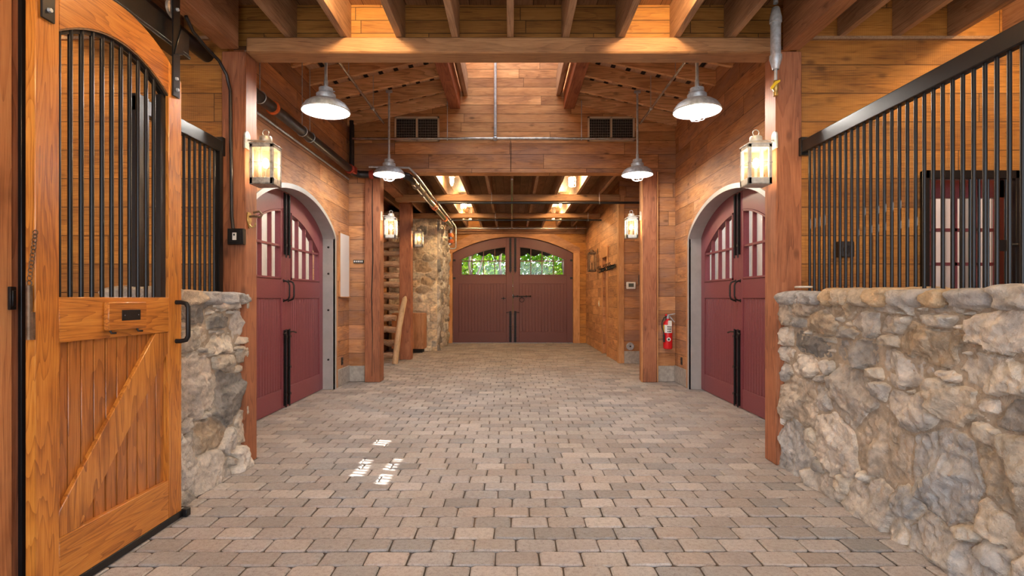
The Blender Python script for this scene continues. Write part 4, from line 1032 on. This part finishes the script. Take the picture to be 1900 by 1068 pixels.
# fire extinguisher
t = thing('fire_extinguisher', 'red fire extinguisher hanging on the wall right of the second opening', 'fire extinguisher', (2.56, YG-.095, .545))
MB().lathe([(.0005, .0), (.055, .002), (.07, .012), (.074, .03), (.074, .40), (.068, .435), (.045, .465), (.026, .48), (.024, .50)], n=28).build('cylinder', 'red_paint', t)
body = [c for c in bpy.data.objects if c.parent == t][-1]
def curved(z0, z1, a0, a1, mat, name, r=.0755):
    mb = MB(); n = 10
    for i in range(n+1):
        a = R(a0+(a1-a0)*i/n); mb.v += [(math.sin(a)*r, -math.cos(a)*r, z0), (math.sin(a)*r, -math.cos(a)*r, z1)]; mb.c += [(1,1,1)]*2
    mb.f = [(2*i, 2*i+2, 2*i+3, 2*i+1) for i in range(n)]
    return mb.build(name, mat, body)
curved(.27, .40, -60, 45, 'label_paper', 'instruction_label'); curved(.28, .40, -85, -62, 'yellow_paint', 'class_label')
mb = MB()
for k in range(3): 
    for q in range(3): mb.box(-.03+q*.022, -.015+q*.022, -.081, -.0762, .285+k*.038, .305+k*.038)
mb.build('label_marks', 'black_plastic', body)
mb = MB(); mb.prism([(-.006+.033*math.cos(2*PI*k/20), .165+.033*math.sin(2*PI*k/20)) for k in range(20)], 'y', -.0775, -.066); mb.build('round_sticker', 'label_paper', body)
mb = MB().box(-.022, .010, -.0795, -.077, .158, .172).box(-.014, .004, -.0795, -.077, .148, .182); mb.build('sticker_mark', 'black_plastic', body)
MB().box(-.02, .03, -.085, -.078, .39, .46).prism([(-.025, .38), (.045, .375), (.04, .47), (-.015, .475)], 'y', -.083, -.080).build('inspection_tag', 'label_paper', t)
MB().lathe([(.022, .49), (.024, .53), (.018, .55), (.0005, .552)], n=14).build('valve', 'galvanised', t)
MB().prism([(-.02, .545), (.12, .575), (.12, .587), (-.02, .565)], 'y', -.012, .012).prism([(0, .53), (.03, .52), (.105, .44), (.115, .445), (.04, .54)], 'y', -.010, .010).build('lever', 'galvanised', t)
MB().ball((-.03, -.01, .56), .02).build('gauge', 'red_paint', t)
MB().tube([(-.02, -.01, .535), (-.07, -.02, .515), (-.105, -.03, .44), (-.105, -.04, .36), (-.085, -.05, .28), (-.078, -.05, .22)], .009, 8).tube([(-.078, -.05, .24), (-.076, -.05, .12)], .016, 10).build('hose', 'rubber', t)
MB().box(-.02, .02, .07, .095, .3, .56).build('wall_hanger', 'steel_edge', t)

# ------------------------------------------------------------------ log ladder, leaning pole, wooden cabinet
t = thing('log_ladder', 'rustic ladder of rough logs leaning behind the left second post', 'ladder', (-2.9, 11.45, 0))
rg = random.Random(3)
for z in (.15, .42, .70, .94, 1.18, 1.43, 1.68, 1.90, 2.14, 2.40, 2.60, 2.86, 3.12, 3.34):
    y = .35*z; pts = []; rr = []
    x0, x1 = -.25, .42-rg.uniform(0, .06)
    for k in range(7):
        f = k/6; pts.append((x0+(x1-x0)*f, y+rg.uniform(-.012, .012), z+rg.uniform(-.016, .016))); rr.append(rg.uniform(.060, .078))
    MB().tube(pts, rr, 12).build('rung', 'log_wood', t)
MB().tube([(-.28, 0, .0), (-.28, .35*1.7, 1.7), (-.27, .35*3.5, 3.5)], [.06, .055, .05], 12).build('side_rail', 'pale_log', t)
mb = MB(); pts = [(.44, -.14, .0), (.475, -.08, .38), (.505, -.02, .75), (.555, .04, 1.1), (.60, .10, 1.36), (.615, .13, 1.42)]
mb.tube(pts, [.06, .066, .06, .062, .055, .02], 10); mb.build('side_rail', 'pale_log', t)
t = thing('wooden_cabinet', 'plain wooden cabinet standing in front of the stone chimney', 'cabinet', (-2.62, 13.83, 0))
MB().box(-.42, .40, -.22, .20, .10, 1.0).build('cabinet_body', 'box_wood', t, bevel=.004); MB().box(-.38, .34, -.18, .18, 0, .10).build('plinth', 'dark_void', t)

# ------------------------------------------------------------------ outside
o = MB().box(-5.05, -4.9, YB+.3, 19, -.13, 3.2)
for i in range(46): o.box(-4.9, -4.86, YB+.4+i*.31, YB+.4+i*.31+.09, -.13, 3.2)
tag(o.build('siding_fence', 'outside_siding', smooth=False), 'cream board and batten wall outside the left doors', 'outside wall', kind='structure')
o = MB().box(4.9, 5.05, YB+.3, 19, -.13, 3.95)
for i in range(46): o.box(4.86, 4.9, YB+.4+i*.31, YB+.4+i*.31+.09, -.13, 3.95)
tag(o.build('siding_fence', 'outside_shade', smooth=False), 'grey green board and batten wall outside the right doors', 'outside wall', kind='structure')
rg = random.Random(5); mb = MB()
for i in range(38000):
    x = rg.uniform(-4.6, 4.6); z = rg.uniform(0.6, 4.5) if i % 5 else rg.uniform(0, 4.5); y = 20.5+rg.random()**1.5*2.6+.5*math.sin(x*1.7)+.25*math.sin(z*3+x)
    a = rg.uniform(.04, .10)
    if i % 4 == 0: x, y, z, a = rg.uniform(-6, 6), rg.uniform(23.2, 24.2), rg.uniform(0, 5), rg.uniform(.1, .2)
    n = Vector((rg.gauss(0, 1), rg.gauss(-.7, 1), rg.gauss(.5, 1))).normalized()
    u = n.orthogonal().normalized(); u.rotate(Matrix.Rotation(rg.uniform(0, 6.28), 3, n)); v = n.cross(u)
    c = Vector((x, y, z)); mb.add([c-u*a, c+v*a*.45, c+u*a, c-v*a*.45], [(0,1,2,3)])
tag(mb.build('hedge', 'leaves', smooth=False), 'bright green leafy hedge outside the far door', 'hedge', kind='stuff')
for i, (x, w_) in enumerate(((-1.5, 'left'), (-.4, 'middle'), (1.9, 'right'))):
    o = MB().tube([(0, 0, 0), (.1, .05, 1.6), (-.05, 0, 2.6), (.15, .1, 4.5)], [.07, .055, .05, .03], 8).tube([(.05, 0, 1.7), (.35, -.1, 2.5), (.6, -.1, 3.4)], [.04, .03, .02], 8).build('tree_trunk', 'bark', loc=(x, 19.55, 0))
    tag(o, f'slim {w_} tree trunk in the hedge outside the far door', 'tree trunk')
n = 15; mb = MB(); us = lin(n*8, -2.4, 2.4)
mb.strips(us, lambda u: 2.86-.10*abs(math.sin(PI*(u+2.4)/4.8*n/1.3)), lambda u: 3.2, 0, .015)
mb.add([(-2.4, 0, 3.2), (2.4, 0, 3.2), (2.4, -.85, 3.6), (-2.4, -.85, 3.6)], [(0,1,2,3)])
tag(mb.build('scalloped_awning', 'awning', loc=(0, 17.7, 0)), 'dark scalloped awning over the outside of the far door', 'awning')

# ------------------------------------------------------------------ light
w = bpy.data.worlds.new('sky'); SC.world = w; w.use_nodes = True
nt = w.node_tree; bg = nt.nodes['Background']; bg.inputs[0].default_value = (.80, .88, 1.0, 1); bg.inputs[1].default_value = 3.3
sun = bpy.data.lights.new('sun', 'SUN'); sun.energy = 15; sun.angle = R(.15); sun.color = (1, .95, .88)
so = bpy.data.objects.new('sun', sun); COL.objects.link(so)
so.rotation_euler = Vector((-3.5, .875, -1.9)).to_track_quat('-Z', 'Y').to_euler()

vs = SC.view_settings; vs.view_transform = 'Standard'; vs.look = 'None'; vs.gamma = 1; vs.exposure = 0.75; vs.use_curve_mapping = False
SC.cycles.max_bounces = 8; SC.cycles.diffuse_bounces = 5; SC.cycles.transparent_max_bounces = 12
SC.cycles.caustics_reflective = False; SC.cycles.caustics_refractive = False
